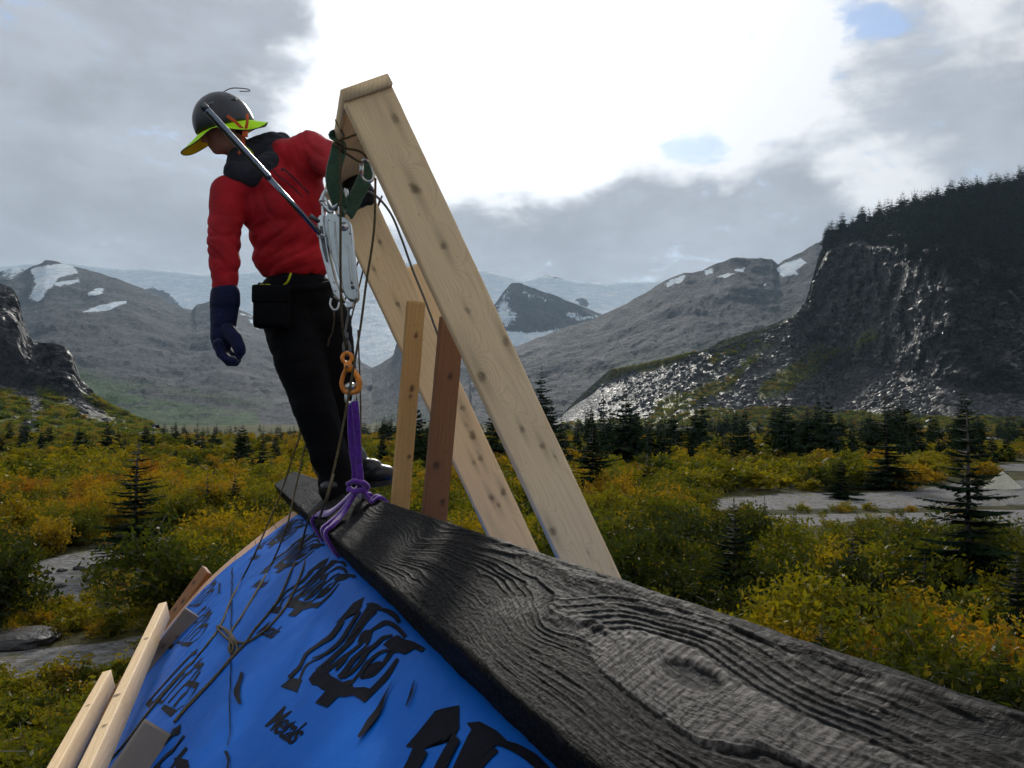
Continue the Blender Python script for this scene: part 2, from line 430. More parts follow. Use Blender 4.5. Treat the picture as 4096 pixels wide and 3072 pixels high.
# ------------------------------------------------------------------ mountains: every range at its own distance
def range_mesh(name, crest, base_y, d0, d1, nx, ns, amp, size, masks, mat=M_MOUNT, power=1.0, rough_px=1.2, seed=0.0, back=0.35, bow=0.0):
    x = np.linspace(crest[0][0], crest[-1][0], nx); top = lerp_pts(crest, x); bot = np.full(nx, base_y) if np.ndim(base_y) == 0 else lerp_pts(base_y, x)
    top = top + rough_px * fbm(np.stack([x / 14.0, 0 * x + seed, 0 * x], -1), 5, 0.6)
    s = np.linspace(0, 1, ns); d = d0 + (d1 - d0) * s ** power
    kw = max(5, nx // 9) | 1; kern = np.hanning(kw + 2)[1:-1]; kern /= kern.sum(); soft_top = np.convolve(np.pad(top, kw // 2, 'edge'), kern, 'valid')
    V = np.zeros((ns, nx, 3))
    for j in range(ns):
        py = bot + (soft_top - bot) * s[j] + (top - soft_top) * s[j] ** 5
        V[j] = [U(a, b, d[j]) for a, b in zip(x, py)]
    win = (np.sin(np.pi * np.clip(s * 0.93, 0, 1)) ** 0.6)[:, None]
    n = fbm(V / size + seed, 7, 0.55, ridged=True); n2 = fbm(V * np.array([1, .35, .35]) / (size * 0.16) + seed, 5, 0.6, ridged=True)
    V += (0.5 * amp * (n - 0.25) + 0.16 * amp * n2)[..., None] * win[..., None] * np.array([0.15, -0.75, 0.55])
    B = []
    for k, (fd, fz) in enumerate(((1.06, 0.97), (1.2, 0.75), (1.0 + back, 0.35), (1.05 + back, -0.05))):
        Q = V[-1].copy(); Q[:, :2] *= fd; Q[:, 2] = Q[:, 2] * fz + (10 * fbm(Q / size * 2, 3) if k < 3 else 0); B.append(Q)
    V = np.concatenate([V, np.array(B)]); nr = ns + 4
    px = project(V)
    nz = 6.0 * fbm(V / (size * 0.35) + 3.1, 4)
    at = {}
    for key in ('snow', 'veg', 'wood'):
        m = np.zeros(V.shape[:2])
        for poly, soft, val in masks.get(key, []):
            dd = poly_dist(px[..., 0], px[..., 1] + nz * 0.5, poly)
            m = np.maximum(m, val * sstep(soft * 2.2, -soft * 2.2, dd + nz * 0.35))
        for poly, soft in masks.get('no_' + key, []):
            m *= sstep(-soft, soft, poly_dist(px[..., 0], px[..., 1], poly) + nz * 0.4)
        at[key] = m.ravel()
    o = mk(name, V.reshape(-1, 3), grid_faces(nr, nx), mat, attrs=at)
    return tag(o, kind='structure'), V

# ice field behind everything
ICE = [(-120, 262), (0, 266), (60, 262), (110, 268), (160, 270), (205, 275), (260, 272), (330, 268), (400, 262), (484, 271), (503, 275), (525, 281), (543, 275), (570, 281), (601, 284), (633, 282), (660, 282), (720, 275), (800, 268)]
range_mesh('glacier_plateau', ICE, 420, 4200, 7000, 190, 50, 60, 900,
           {'snow': [([(-300, 200), (900, 200), (900, 370), (-300, 370)], 4, 1.0)],
            'no_snow': [([(136, 293), (150, 287), (168, 293), (182, 308), (172, 312), (150, 310)], 3), ([(575, 300), (583, 298), (590, 304), (584, 309)], 2), ([(540, 274), (560, 272), (575, 276), (560, 279)], 2)]}, rough_px=1.0, seed=2.0)
# rocky mountain on the left with patches of snow, green foot
M1 = [(-160, 262), (-60, 270), (0, 274), (12, 268), (26, 272), (38, 267), (46, 262), (58, 263), (70, 267), (87, 271), (98, 274), (118, 280), (136, 288), (149, 294), (163, 300), (176, 307), (193, 312), (196, 307), (210, 303), (231, 308), (251, 316), (262, 325), (300, 338), (340, 352), (372, 366)]
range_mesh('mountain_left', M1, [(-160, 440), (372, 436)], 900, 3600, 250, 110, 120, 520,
           {'snow': [([(30, 268), (70, 262), (78, 272), (60, 276), (48, 290), (40, 303), (28, 300), (36, 284)], 2.0, 1.0),
                     ([(52, 283), (78, 278), (80, 281), (60, 287)], 1.4, .9),
                     ([(86, 294), (98, 288), (106, 289), (96, 296), (88, 297)], 1.2, 1.0), ([(82, 312), (100, 305), (128, 300), (126, 304), (104, 312)], 1.5, 1.0),
                     ([(0, 262), (34, 262), (30, 272), (10, 282), (0, 278)], 3, .6), ([(240, 312), (262, 322), (258, 330), (250, 322)], 2, .8)],
            'veg': [([(70, 366), (110, 380), (160, 388), (230, 398), (290, 409), (300, 430), (300, 450), (60, 450)], 5, .95), ([(40, 360), (90, 372), (120, 400), (60, 420)], 6, .8)],
            'no_veg': [([(120, 392), (150, 388), (180, 395), (230, 402), (270, 410), (230, 410), (160, 400)], 3), ([(255, 405), (300, 405), (300, 440), (262, 440)], 4)]}, seed=5.0, power=1.15)
# ice tongue falling between the man and the planks
TONGUE = [(250, 300), (300, 283), (350, 279), (380, 281), (402, 300), (420, 330), (440, 350)]
range_mesh('glacier_tongue', TONGUE, [(250, 380), (330, 385), (358, 374), (380, 366), (397, 358), (440, 353)], 3300, 5200, 80, 60, 42, 170,
           {'snow': [([(240, 260), (460, 260), (460, 400), (240, 400)], 2, 1.0)]}, rough_px=.6, seed=8.0)
# dark foot between tongue and nunatak
FOOT = [(335, 384), (358, 374), (380, 365), (393, 357), (397, 342), (402, 328), (430, 322), (470, 332), (500, 342), (522, 349), (560, 352), (600, 352)]
range_mesh('mountain_foot', FOOT, 440, 1500, 3200, 110, 60, 70, 300, {'veg': [([(330, 415), (470, 412), (560, 415), (560, 450), (330, 450)], 6, .5)]}, seed=11.0)
NUN = [(452, 330), (480, 318), (495, 305), (503, 293), (511, 284), (522, 284), (538, 290), (554, 296), (573, 304), (589, 309), (605, 316), (630, 330)]
range_mesh('mountain_nunatak', NUN, 380, 3900, 4700, 90, 60, 70, 230,
           {'snow': [([(450, 326), (480, 316), (495, 304), (503, 292), (512, 284), (508, 300), (520, 318), (505, 330), (450, 340)], 4, .6), ([(515, 286), (560, 298), (545, 302), (520, 296)], 4, .55), ([(560, 312), (604, 316), (585, 322), (566, 318)], 3, .7),
                     ([(500, 330), (530, 333), (562, 329), (545, 338), (520, 352), (495, 352)], 2, 1.0)]}, seed=14.0)
M2 = [(470, 362), (518, 348), (560, 331), (589, 323), (611, 313), (633, 301), (649, 292), (665, 282), (685, 274), (703, 271), (712, 266), (730, 260), (760, 260), (771, 261), (777, 266), (785, 261), (801, 254), (815, 245), (830, 243), (880, 232), (960, 240)]
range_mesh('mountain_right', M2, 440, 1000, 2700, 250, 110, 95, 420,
           {'snow': [([(664, 284), (672, 279), (686, 275), (680, 283), (668, 288)], 1.2, .95), ([(702, 271), (712, 268), (714, 273), (706, 275)], 1, .8), ([(712, 277), (728, 273), (736, 274), (724, 280)], 1, .9), ([(734, 270), (745, 267), (744, 272)], 1, .85),
                     ([(777, 268), (786, 262), (800, 258), (806, 262), (794, 270), (801, 275), (782, 277)], 1.4, 1.0), ([(761, 284), (768, 282), (766, 287)], .8, .8)],
            'veg': [([(610, 362), (680, 355), (720, 345), (790, 330), (800, 360), (700, 400), (610, 400)], 6, .45)]}, seed=17.0, power=1.1)

# ------------------------------------------------------------------ crag on the right with its talus, moraine running left from it
CRAG_TOP = [(548, 427), (560, 416), (578, 398), (609, 370), (632, 367), (674, 359), (709, 348), (722, 340), (760, 329), (791, 317), (800, 311), (806, 300), (813, 276), (820, 252), (827, 241), (841, 232), (854, 228), (871, 222), (891, 217), (906, 210), (932, 204), (962, 197), (990, 192), (1024, 184), (1120, 168), (1250, 165)]
CRAG_TALUS = [(548, 427), (600, 385), (632, 372), (709, 352), (760, 333), (791, 320), (806, 338), (820, 362), (833, 374), (857, 366), (900, 372), (950, 386), (1024, 392), (1250, 394)]
CRAG_RIM = [(548, 427), (600, 381), (632, 369), (709, 350), (760, 331), (791, 318), (806, 304), (813, 282), (827, 252), (850, 246), (874, 250), (907, 250), (940, 254), (965, 268), (1000, 280), (1024, 286), (1250, 290)]
def build_crag():
    nx, n1, n2, n3 = 300, 70, 110, 40
    x = np.concatenate([np.linspace(548, 790, 90), np.linspace(791, 1250, 210)])
    yb = np.full(nx, 436.0); yt, yr, yc = lerp_pts(CRAG_TALUS, x), lerp_pts(CRAG_RIM, x), lerp_pts(CRAG_TOP, x)
    right = sstep(775, 830, x); far = np.maximum(sstep(800, 560, x), .42 * sstep(960, 795, x))
    dbase = 520 + 260 * far; dt = 640 + 520 * far - 40 * sstep(850, 1024, x); dr = dt + 2 + 30 * right; dc = dr + 2 + 130 * sstep(822, 890, x)
    rows, tag_row = [], []
    for i, t in enumerate(np.linspace(0, 1, n1)):
        rows.append([U(a, b, d) for a, b, d in zip(x, yb + (yt - yb) * t, dbase + (dt - dbase) * t ** 0.9)]); tag_row.append(0)
    for i, t in enumerate(np.linspace(0, 1, n2 + 1)[1:]):
        rows.append([U(a, b, d) for a, b, d in zip(x, yt + (yr - yt) * t, dt + (dr - dt) * t)]); tag_row.append(1)
    for i, t in enumerate(np.linspace(0, 1, n3 + 1)[1:]):
        rows.append([U(a, b, d) for a, b, d in zip(x, yr + (yc - yr) * t, dr + (dc - dr) * t)]); tag_row.append(2)
    V = np.array(rows); tr = np.array(tag_row); ns = len(tr)
    face = np.where(tr == 1, 1.0, 0.0); k = np.ones(9) / 9; face = np.convolve(np.pad(face, 4, 'edge'), k, 'valid')[:, None] * right[None]
    tal = np.where(tr == 0, 1.0, 0.0)[:, None]
    # buttresses and blocks on the rock wall, gullies and waves on the talus
    S = np.array([1, 1, 0.8])
    butt = fbm(V * S / 34.0, 4, 0.55, ridged=True); blk = fbm(V * np.array([1, 1, .8]) / 11.0 + 9, 4, 0.6, ridged=True); sm = fbm(V / 4.0 + 4, 3)
    disp = face * (30 * (butt - .3) + 15 * (blk - .3) + 5 * sm)
    low = tal * (7.0 * fbm(V / 60.0 + 3, 3) + 2.0 * fbm(V / 9.0, 4))
    slide = np.linspace(0, 1, ns)[:, None]
    end = (sstep(0, .03, slide))
    V += (disp * end)[..., None] * np.array([-0.25, -0.95, 0.1]) + (low * end * (0.35 + .65 * sstep(0, .2, slide)))[..., None] * np.array([0, -.5, .6])
    Q = []
    for fd, fz in ((1.08, 1.0), (1.3, .8), (1.5, .0)):
        q = V[-1].copy(); q[:, :2] *= fd; q[:, 2] *= fz; Q.append(q)
    V = np.concatenate([V, np.array(Q)])
    px = project(V); X, Y = px[..., 0], px[..., 1]; nz = fbm(V / 16.0, 3)
    veg = np.zeros(V.shape[:2])
    for poly, soft, val in [([(758, 388), (790, 366), (822, 345), (838, 352), (815, 372), (785, 392), (760, 398)], 5, .95), ([(722, 380), (745, 362), (757, 352), (762, 356), (745, 370), (730, 388)], 3, .85),
                            ([(655, 402), (690, 388), (735, 378), (730, 390), (700, 402), (680, 416), (650, 424)], 5, .8), ([(608, 371), (640, 365), (676, 358), (680, 363), (640, 372)], 3, .85),
                            ([(560, 424), (640, 418), (700, 410), (800, 408), (880, 416), (1024, 420), (1250, 420), (1250, 440), (560, 440)], 5, 1.0),
                            ([(840, 352), (870, 330), (880, 335), (860, 352)], 4, .5), ([(700, 352), (760, 335), (770, 345), (705, 372)], 8, .5)]:
        veg = np.maximum(veg, val * sstep(soft, -soft, poly_dist(X, Y + 5 * nz, poly)))
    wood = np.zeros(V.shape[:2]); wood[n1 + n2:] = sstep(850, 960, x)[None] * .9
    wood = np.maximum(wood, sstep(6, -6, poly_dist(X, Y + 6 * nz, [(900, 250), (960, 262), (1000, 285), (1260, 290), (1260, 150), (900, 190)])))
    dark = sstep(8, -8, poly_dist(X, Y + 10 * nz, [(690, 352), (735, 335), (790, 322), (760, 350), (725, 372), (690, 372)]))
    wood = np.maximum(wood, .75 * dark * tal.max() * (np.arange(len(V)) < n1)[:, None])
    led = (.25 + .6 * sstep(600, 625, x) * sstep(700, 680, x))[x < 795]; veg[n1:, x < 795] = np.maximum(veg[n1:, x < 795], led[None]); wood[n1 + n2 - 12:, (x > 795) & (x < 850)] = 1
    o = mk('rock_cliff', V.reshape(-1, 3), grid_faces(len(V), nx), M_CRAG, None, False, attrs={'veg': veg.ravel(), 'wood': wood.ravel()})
    tag(o, kind='structure')
    return V, veg
CRAG_V, CRAG_VEG = build_crag()

# ------------------------------------------------------------------ bluff on the left
BLUFF_TOP = [(-220, 240), (-100, 262), (-20, 278), (0, 283), (14, 290), (20, 303), (23, 320), (28, 336), (36, 344), (54, 343), (65, 347), (73, 356), (77, 366), (80, 379), (95, 394), (102, 405), (122, 416), (140, 424), (160, 429)]
def build_bluff():
    nx, ns = 150, 150
    x = np.linspace(-220, 160, nx); yc = lerp_pts(BLUFF_TOP, x); yb = np.full(nx, 446.0)
    ym = np.interp(x, [-220, 0, 40, 80, 100, 140, 160], [372, 384, 392, 398, 408, 425, 429.5])
    d0, dm, dc = 300.0, 420.0, 450.0
    V = np.zeros((ns, nx, 3)); sp = np.linspace(0, 1, ns)
    for j, s in enumerate(sp):
        if s < .45: t = s / .45; py = yb + (ym - yb) * t; d = d0 + (dm - d0) * t
        else: t = (s - .45) / .55; py = ym + (yc - ym) * t; d = dm + (dc - dm) * t + 60 * sstep(.6, 1, np.array(t)) * sstep(40, -10, x)
        V[j] = [U(a, b, dd) for a, b, dd in zip(x, py, np.broadcast_to(d, (nx,)))]
    face = sstep(.40, .55, sp)[:, None]; win = sstep(0, .06, sp)[:, None] * (1 - .7 * sstep(.94, 1, sp)[:, None])
    V += ((face * (13 * (fbm(V * [1, 1, .6] / 26, 4, .55, ridged=True) - .3) + 4.5 * fbm(V / 7., 4)) + (1 - face) * (2.5 * fbm(V / 25, 3) + 1.1 * fbm(V / 6, 4))) * win)[..., None] * np.array([.3, -.85, .35])
    Q = []
    for fd, fz in ((1.06, .98), (1.25, .6), (1.4, -.05)):
        q = V[-1].copy(); q[:, :2] *= fd; q[:, 2] *= fz; Q.append(q)
    V = np.concatenate([V, np.array(Q)]); px = project(V); X, Y = px[..., 0], px[..., 1]; nz = fbm(V / 10., 3)
    veg = np.zeros(V.shape[:2])
    for poly, soft, val in [([(-200, 390), (0, 390), (24, 400), (30, 420), (0, 432), (-200, 430)], 4, 1.0), ([(38, 388), (60, 394), (75, 412), (100, 420), (130, 428), (110, 446), (30, 446)], 8, .62), ([(80, 392), (110, 405), (150, 425), (150, 446), (120, 432)], 4, .8), ([(-200, 425), (200, 432), (200, 450), (-200, 450)], 3, .9)]:
        veg = np.maximum(veg, val * sstep(soft, -soft, poly_dist(X, Y + 5 * nz, poly)))
    o = mk('rock_bluff', V.reshape(-1, 3), grid_faces(len(V), nx), M_CRAG, None, False, attrs={'veg': veg.ravel(), 'wood': 0 * veg.ravel()})
    tag(o, kind='structure')
    return V, veg
BLUFF_V, BLUFF_VEG = build_bluff()

# ------------------------------------------------------------------ instanced cover (only for what nobody could count)
def rock_mesh(seed, n=2):
    rg = np.random.RandomState(seed); bm = bmesh.new(); bmesh.ops.create_icosphere(bm, subdivisions=n, radius=1.0)
    S = np.array([1, .8 + .3 * rg.rand(), .55 + .3 * rg.rand()])
    for v in bm.verts:
        p = np.array(v.co); q = np.sign(p) * np.abs(p) ** 0.72
        v.co = Vector(q * S * (1 + .28 * float(fbm(p[None] * 1.6 + seed * 3.1, 3)[0])))
    me = bpy.data.meshes.new('stone'); bm.to_mesh(me); bm.free(); return me
def cover(name, label, cat, pts, scl, rots, meshes, mats, kind='stuff'):
    """ONE stuff object: meshes instanced on its points"""
    src = bpy.data.collections.new(name + '_kinds')
    for i, me in enumerate(meshes):
        o = bpy.data.objects.new('%s_kind' % name, me); src.objects.link(o)
    n = len(pts); me = bpy.data.meshes.new(name)
    me.vertices.add(n); me.vertices.foreach_set('co', np.asarray(pts, np.float32).ravel())
    a = me.attributes.new('size', 'FLOAT_VECTOR', 'POINT'); a.data.foreach_set('vector', np.asarray(scl, np.float32).ravel())
    a = me.attributes.new('turn', 'FLOAT_VECTOR', 'POINT'); a.data.foreach_set('vector', np.asarray(rots, np.float32).ravel())
    a = me.attributes.new('which', 'INT', 'POINT'); a.data.foreach_set('value', np.random.RandomState(3).randint(0, len(meshes), n).astype(np.int32))
    ob = bpy.data.objects.new(name, me); COL.objects.link(ob)
    ng = bpy.data.node_groups.new(name, 'GeometryNodeTree')
    ng.interface.new_socket('Geometry', in_out='INPUT', socket_type='NodeSocketGeometry')
    ng.interface.new_socket('Geometry', in_out='OUTPUT', socket_type='NodeSocketGeometry')
    N, L = ng.nodes, ng.links
    gi, go = N.new('NodeGroupInput'), N.new('NodeGroupOutput')
    ci = N.new('GeometryNodeCollectionInfo'); ci.inputs['Collection'].default_value = src
    ci.inputs['Separate Children'].default_value = True; ci.inputs['Reset Children'].default_value = True
    ip = N.new('GeometryNodeInstanceOnPoints'); ip.inputs['Pick Instance'].default_value = True
    def nat(nm, typ):
        k = N.new('GeometryNodeInputNamedAttribute'); k.data_type = typ; k.inputs['Name'].default_value = nm
        return k.outputs['Attribute']
    L.new(gi.outputs[0], ip.inputs['Points']); L.new(ci.outputs[0], ip.inputs['Instance'])
    L.new(nat('size', 'FLOAT_VECTOR'), ip.inputs['Scale']); L.new(nat('which', 'INT'), ip.inputs['Instance Index'])
    er = N.new('FunctionNodeEulerToRotation'); L.new(nat('turn', 'FLOAT_VECTOR'), er.inputs[0]); L.new(er.outputs[0], ip.inputs['Rotation'])
    L.new(ip.outputs[0], go.inputs[0])
    md = ob.modifiers.new('cover', 'NODES'); md.node_group = ng
    tag(ob, label, cat, kind=kind)
    return ob
def scatter_rocks():
    rg = np.random.RandomState(11); P, S, T = [], [], []
    def on(V, rows, n, smin, smax, keep, veg=None):
        nr, nc = V.shape[:2]
        a = rg.randint(rows[0], rows[1] - 1, n); b = rg.randint(0, nc - 1, n); fa, fb = rg.rand(n, 1), rg.rand(n, 1)
        p = (V[a, b] * (1 - fa) + V[a + 1, b] * fa) * (1 - fb) + (V[a, b + 1] * (1 - fa) + V[a + 1, b + 1] * fa) * fb
        q = project(p); ok = (q[:, 0] > -30) & (q[:, 0] < 1060) & keep(q[:, 0], q[:, 1], p)
        if veg is not None: ok &= (veg[a, b] < .4) | (rg.rand(n) < .12)
        p = p[ok]
        s = smin * (smax / smin) ** (rg.rand(len(p)) ** 2.6)
        P.append(p); S.append(s[:, None] * np.stack([.8 + .5 * rg.rand(len(p)), .8 + .4 * rg.rand(len(p)), .6 + .4 * rg.rand(len(p))], 1))
        T.append(np.stack([rg.normal(0, .4, len(p)), rg.normal(0, .4, len(p)), rg.rand(len(p)) * 6.28], 1))
    on(CRAG_V, (2, 70), 26000, .5, 3.6, lambda x, y, p: (x > 600) & (fbm(p / 28., 3) > -.16) & (y < 424), CRAG_VEG)
    on(CRAG_V, (70, 178), 9000, .8, 4.6, lambda x, y, p: (x > 800) & (fbm(p / 22. + 5, 3) > 0.02))
    on(BLUFF_V, (4, 66), 11000, .35, 1.7, lambda x, y, p: (fbm(p / 18., 3) > -.12) & (y < 440), BLUFF_VEG)
    on(BLUFF_V, (66, 140), 1500, .4, 1.6, lambda x, y, p: fbm(p / 12., 3) > .05)
    ms = [rock_mesh(k, 1) for k in range(5)]
    for m in ms: m.materials.append(M_TALUS)
    cover('talus_stones', 'countless angular grey stones of the talus slopes under the cliff and bluff', 'talus', np.concatenate(P), np.concatenate(S), np.concatenate(T), ms, None)
scatter_rocks()

# ------------------------------------------------------------------ plants
def leaf_material(name, instanced):
    m, t, out = material(name)
    lv = t.attr('leaf')
    if instanced:
        rnd = t.n.new('ShaderNodeObjectInfo').outputs['Random']
        base = t.ramp(rnd, [(0.0, (0.040, 0.056, 0.007)), (0.30, (0.110, 0.120, 0.008)), (0.5, (0.22, 0.19, 0.009)), (0.68, (0.12, 0.12, 0.008)), (0.84, (0.28, 0.17, 0.009)), (1.0, (0.032, 0.046, 0.007))])
    else:
        base = t.n.new('ShaderNodeObjectInfo').outputs['Color']
    col = t.mix(t.step(lv, 0.0, 1.0, 0.0, 0.55, False), base, t.mix(0.5, base, (0.02, 0.035, 0.008)))
    col = t.mix(t.step(lv, 0.88, 1.0, 0.0, 0.6, False), col, (0.24, 0.17, 0.02))
    df = t.node('ShaderNodeBsdfDiffuse', None, Color=col)
    tr = t.node('ShaderNodeBsdfTranslucent', None, Color=t.mix(1.0, col, (1.7, 1.5, 0.7), 'MULTIPLY'))
    gl = t.node('ShaderNodeBsdfGlossy', None, Color=(0.8, 0.8, 0.8), Roughness=0.36)
    a = t.node('ShaderNodeMixShader', None, _0=0.45, _1=df.outputs[0], _2=tr.outputs[0])
    b = t.node('ShaderNodeMixShader', None, _0=0.011, _1=a.outputs[0], _2=gl.outputs[0])
    t.l.new(b.outputs[0], out.inputs[0]); return m
def needle_material():
    m, t, out = material('spruce_needles')
    lv = t.attr('leaf'); rnd = t.n.new('ShaderNodeObjectInfo').outputs['Random']
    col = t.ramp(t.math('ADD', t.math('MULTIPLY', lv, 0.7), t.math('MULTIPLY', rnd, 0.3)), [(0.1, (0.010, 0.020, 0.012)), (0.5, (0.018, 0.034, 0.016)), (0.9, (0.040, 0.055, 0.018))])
    df = t.node('ShaderNodeBsdfDiffuse', None, Color=col); tr = t.node('ShaderNodeBsdfTranslucent', None, Color=col)
    a = t.node('ShaderNodeMixShader', None, _0=0.25, _1=df.outputs[0], _2=tr.outputs[0])
    t.l.new(a.outputs[0], out.inputs[0]); return m
def bark_material():
    m, t, out = material('bark')
    pos = t.n.new('ShaderNodeTexCoord').outputs['Object']
    n = t.noise(t.scale(pos, (14, 14, 2.5)), 1.0, 5, 0.65)
    principled(t, out, Base__Color=t.ramp(n, [(0.3, (0.03, 0.026, 0.022)), (0.7, (0.13, 0.115, 0.10))]), Roughness=0.9, Normal=t.bump(n, .6, .02))
    return m
M_LEAF, M_LEAFS, M_NEEDLE, M_BARK = leaf_material('willow_leaf', False), leaf_material('shrub_leaf', True), needle_material(), bark_material()

def raw_mesh(name, V, Fc, mat, attrs=None, smooth=False):
    o = mk(name, V, Fc, mat, smooth=smooth, attrs=attrs); me = o.data
    bpy.data.objects.remove(o); ORG.pop(o, None) if False else None
    return me
def cards(C, A, B):
    """rhombic leaves: centre, half length vector, half width vector"""
    V = np.stack([C - A, C + B - .15 * A, C + A, C - B - .15 * A], 1).reshape(-1, 3)
    return V, np.arange(len(V)).reshape(-1, 4)
def shrub_meshes(seed, nstem, nleaf, leaf, high=1.0):
    rg = np.random.RandomState(seed); stems, C = [], []
    for k in range(nstem):
        az = rg.rand() * 6.283; lean = .25 + .75 * rg.rand(); L = (.75 + .5 * rg.rand()) * high
        d = np.array([math.cos(az) * lean, math.sin(az) * lean, 1.0]); d /= np.linalg.norm(d)
        P = [np.array([math.cos(az), math.sin(az), 0]) * .12 * rg.rand()]
        for q in range(7):
            d = unit(d + rg.normal(0, .16, 3) + np.array([0, 0, .05])); P.append(P[-1] + d * L / 7)
        P = np.array(P); stems.append(tube(P, np.linspace(.014, .004, len(P)), 4))
        for q in range(3 + rg.randint(3)):
            i = 2 + rg.randint(5); e = P[i] + rg.normal(0, .26, 3) * np.array([1, 1, .8]) + np.array([0, 0, .12])
            stems.append(tube(np.array([P[i], (P[i] + e) / 2 + rg.normal(0, .03, 3), e]), [.007, .005, .003], 3))
            m = int(nleaf / nstem / 6)
            C.append(e + rg.normal(0, 1, (m, 3)) * np.array([.13, .13, .12]))
        m = int(nleaf / nstem / 3); tt = .35 + .65 * rg.rand(m) ** .8
        pp = np.stack([np.interp(tt * 7, np.arange(8), P[:, j]) for j in range(3)], 1)
        C.append(pp + rg.normal(0, .105, (m, 3)))
    C = np.concatenate(C); C = C[C[:, 2] > .02]; n = len(C)
    A = rg.normal(0, 1, (n, 3)) + np.array([0, 0, .5]); A /= np.linalg.norm(A, axis=1)[:, None]
    B = np.cross(A, rg.normal(0, 1, (n, 3))); B /= np.linalg.norm(B, axis=1)[:, None]
    s = leaf * (.6 + .8 * rg.rand(n, 1))
    V, Fc = cards(C, A * s, B * s * .42)
    lv = np.repeat(rg.rand(n), 4)
    return raw_mesh('leaves', V, Fc, M_LEAF, {'leaf': lv}), raw_mesh('stems', *join(stems), M_BARK, smooth=True)
def spruce_meshes(seed, sparse=1.0, width=.2, whorls=24, tuft=9, fine=1.0):
    """a spruce one metre tall: drooping whorls of needle sprays on a tapered trunk"""
    rg = np.random.RandomState(seed); C, A, B = [], [], []
    wob = np.cumsum(rg.normal(0, .003, (12, 2)), 0); zz = np.linspace(0, 1, 12)
    path = np.stack([wob[:, 0], wob[:, 1], zz], 1)
    trunk = [tube(path, np.interp(zz, [0, .1, 1], [.020, .016, .0015]), 7)]
    cx = lambda z: np.array([np.interp(z, zz, wob[:, 0]), np.interp(z, zz, wob[:, 1]), z])
    for w in range(whorls):
        z = .05 + .93 * (w / whorls) ** .92 + rg.normal(0, .006)
        prof = width * ((1 - z) ** .8 + .03) * (0.75 + .5 * rg.rand())
        for b in range(int(5 + 4 * rg.rand())):
            if rg.rand() > sparse: continue
            az = rg.rand() * 6.283; L = prof * (.6 + .6 * rg.rand()); dr = -.25 - .35 * rg.rand() + .9 * z
            d = np.array([math.cos(az), math.sin(az), dr * .7]); side = np.array([-math.sin(az), math.cos(az), 0])
            o = cx(z); trunk.append(tube(np.array([o, o + d * L * .8]), [.003, .0008], 3, cap=False))
            k = max(3, int(tuft * L / .15))
            for q in range(k):
                f = (q + .6) / k; p = o + d * L * f + np.array([0, 0, -.05 * L * f + .12 * L * f * f])
                wd = L * .40 * fine * (1.15 - f * .8) * (.6 + .8 * rg.rand())
                for sgn in (-1, 1):
                    dirn = unit(side * sgn * (.9) + d * .8 + np.array([0, 0, -.25 - .3 * rg.rand()]))
                    C.append(p + dirn * wd * .5); A.append(dirn * wd * .62); B.append(unit(np.cross(dirn, rg.normal(0, .5, 3) + np.array([0, 0, 1]))) * wd * (.30 if fine == 1.0 else .17))
                if q == k - 1:
                    C.append(p + d * L * .06); A.append(d * L * .13); B.append(side * L * .045)
    for q in range(6):
        C.append(cx(.965) + np.array([0, 0, .006 * q])); a = rg.rand() * 6.28
        A.append(np.array([math.cos(a) * .006, math.sin(a) * .006, .02])); B.append(np.array([-math.sin(a), math.cos(a), 0]) * .004)
    C, A, B = map(np.array, (C, A, B))
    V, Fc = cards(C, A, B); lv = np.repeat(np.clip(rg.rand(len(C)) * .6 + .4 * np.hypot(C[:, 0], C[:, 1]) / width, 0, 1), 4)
    return raw_mesh('crown', V, Fc, M_NEEDLE, {'leaf': lv}), raw_mesh('trunk', *join(trunk), M_BARK, smooth=True)
def place(name, label, cat, loc, parts, scale, rz, group, color=None):
    r = bpy.data.objects.new(name, None); COL.objects.link(r); r.empty_display_size = .2
    r.location = [float(a) for a in loc]; r.rotation_euler = (0, 0, rz); r.scale = scale
    tag(r, label, cat, group)
    for pn, me in parts:
        c = bpy.data.objects.new(pn, me); COL.objects.link(c); c.parent = r
        if color is not None: c.color = (*color, 1)
    return r

SPRUCE = [spruce_meshes(20 + k, 1.0, w) for k, w in enumerate((.25, .30, .21, .27, .33))]
SPRUCE_OPEN = [spruce_meshes(60 + k, .78, w, 30, 34, .62) for k, w in enumerate((.27, .24))]
SPRUCE_NEAR = [spruce_meshes(70 + k, 1.0, w, 32, 30, .6) for k, w in enumerate((.27, .31, .23))]
WILLOW = [shrub_meshes(30 + k, 15, 4200, .052) for k in range(5)]
WILLOW_TALL = [shrub_meshes(50 + k, 13, 4200, .050, 1.35) for k in range(2)]

def frustum(X, Y, margin=40):
    px = CX + F * X / np.maximum(Y, .1); return (Y > 2) & (px > -margin) & (px < 1024 + margin)
rg = np.random.RandomState(5)
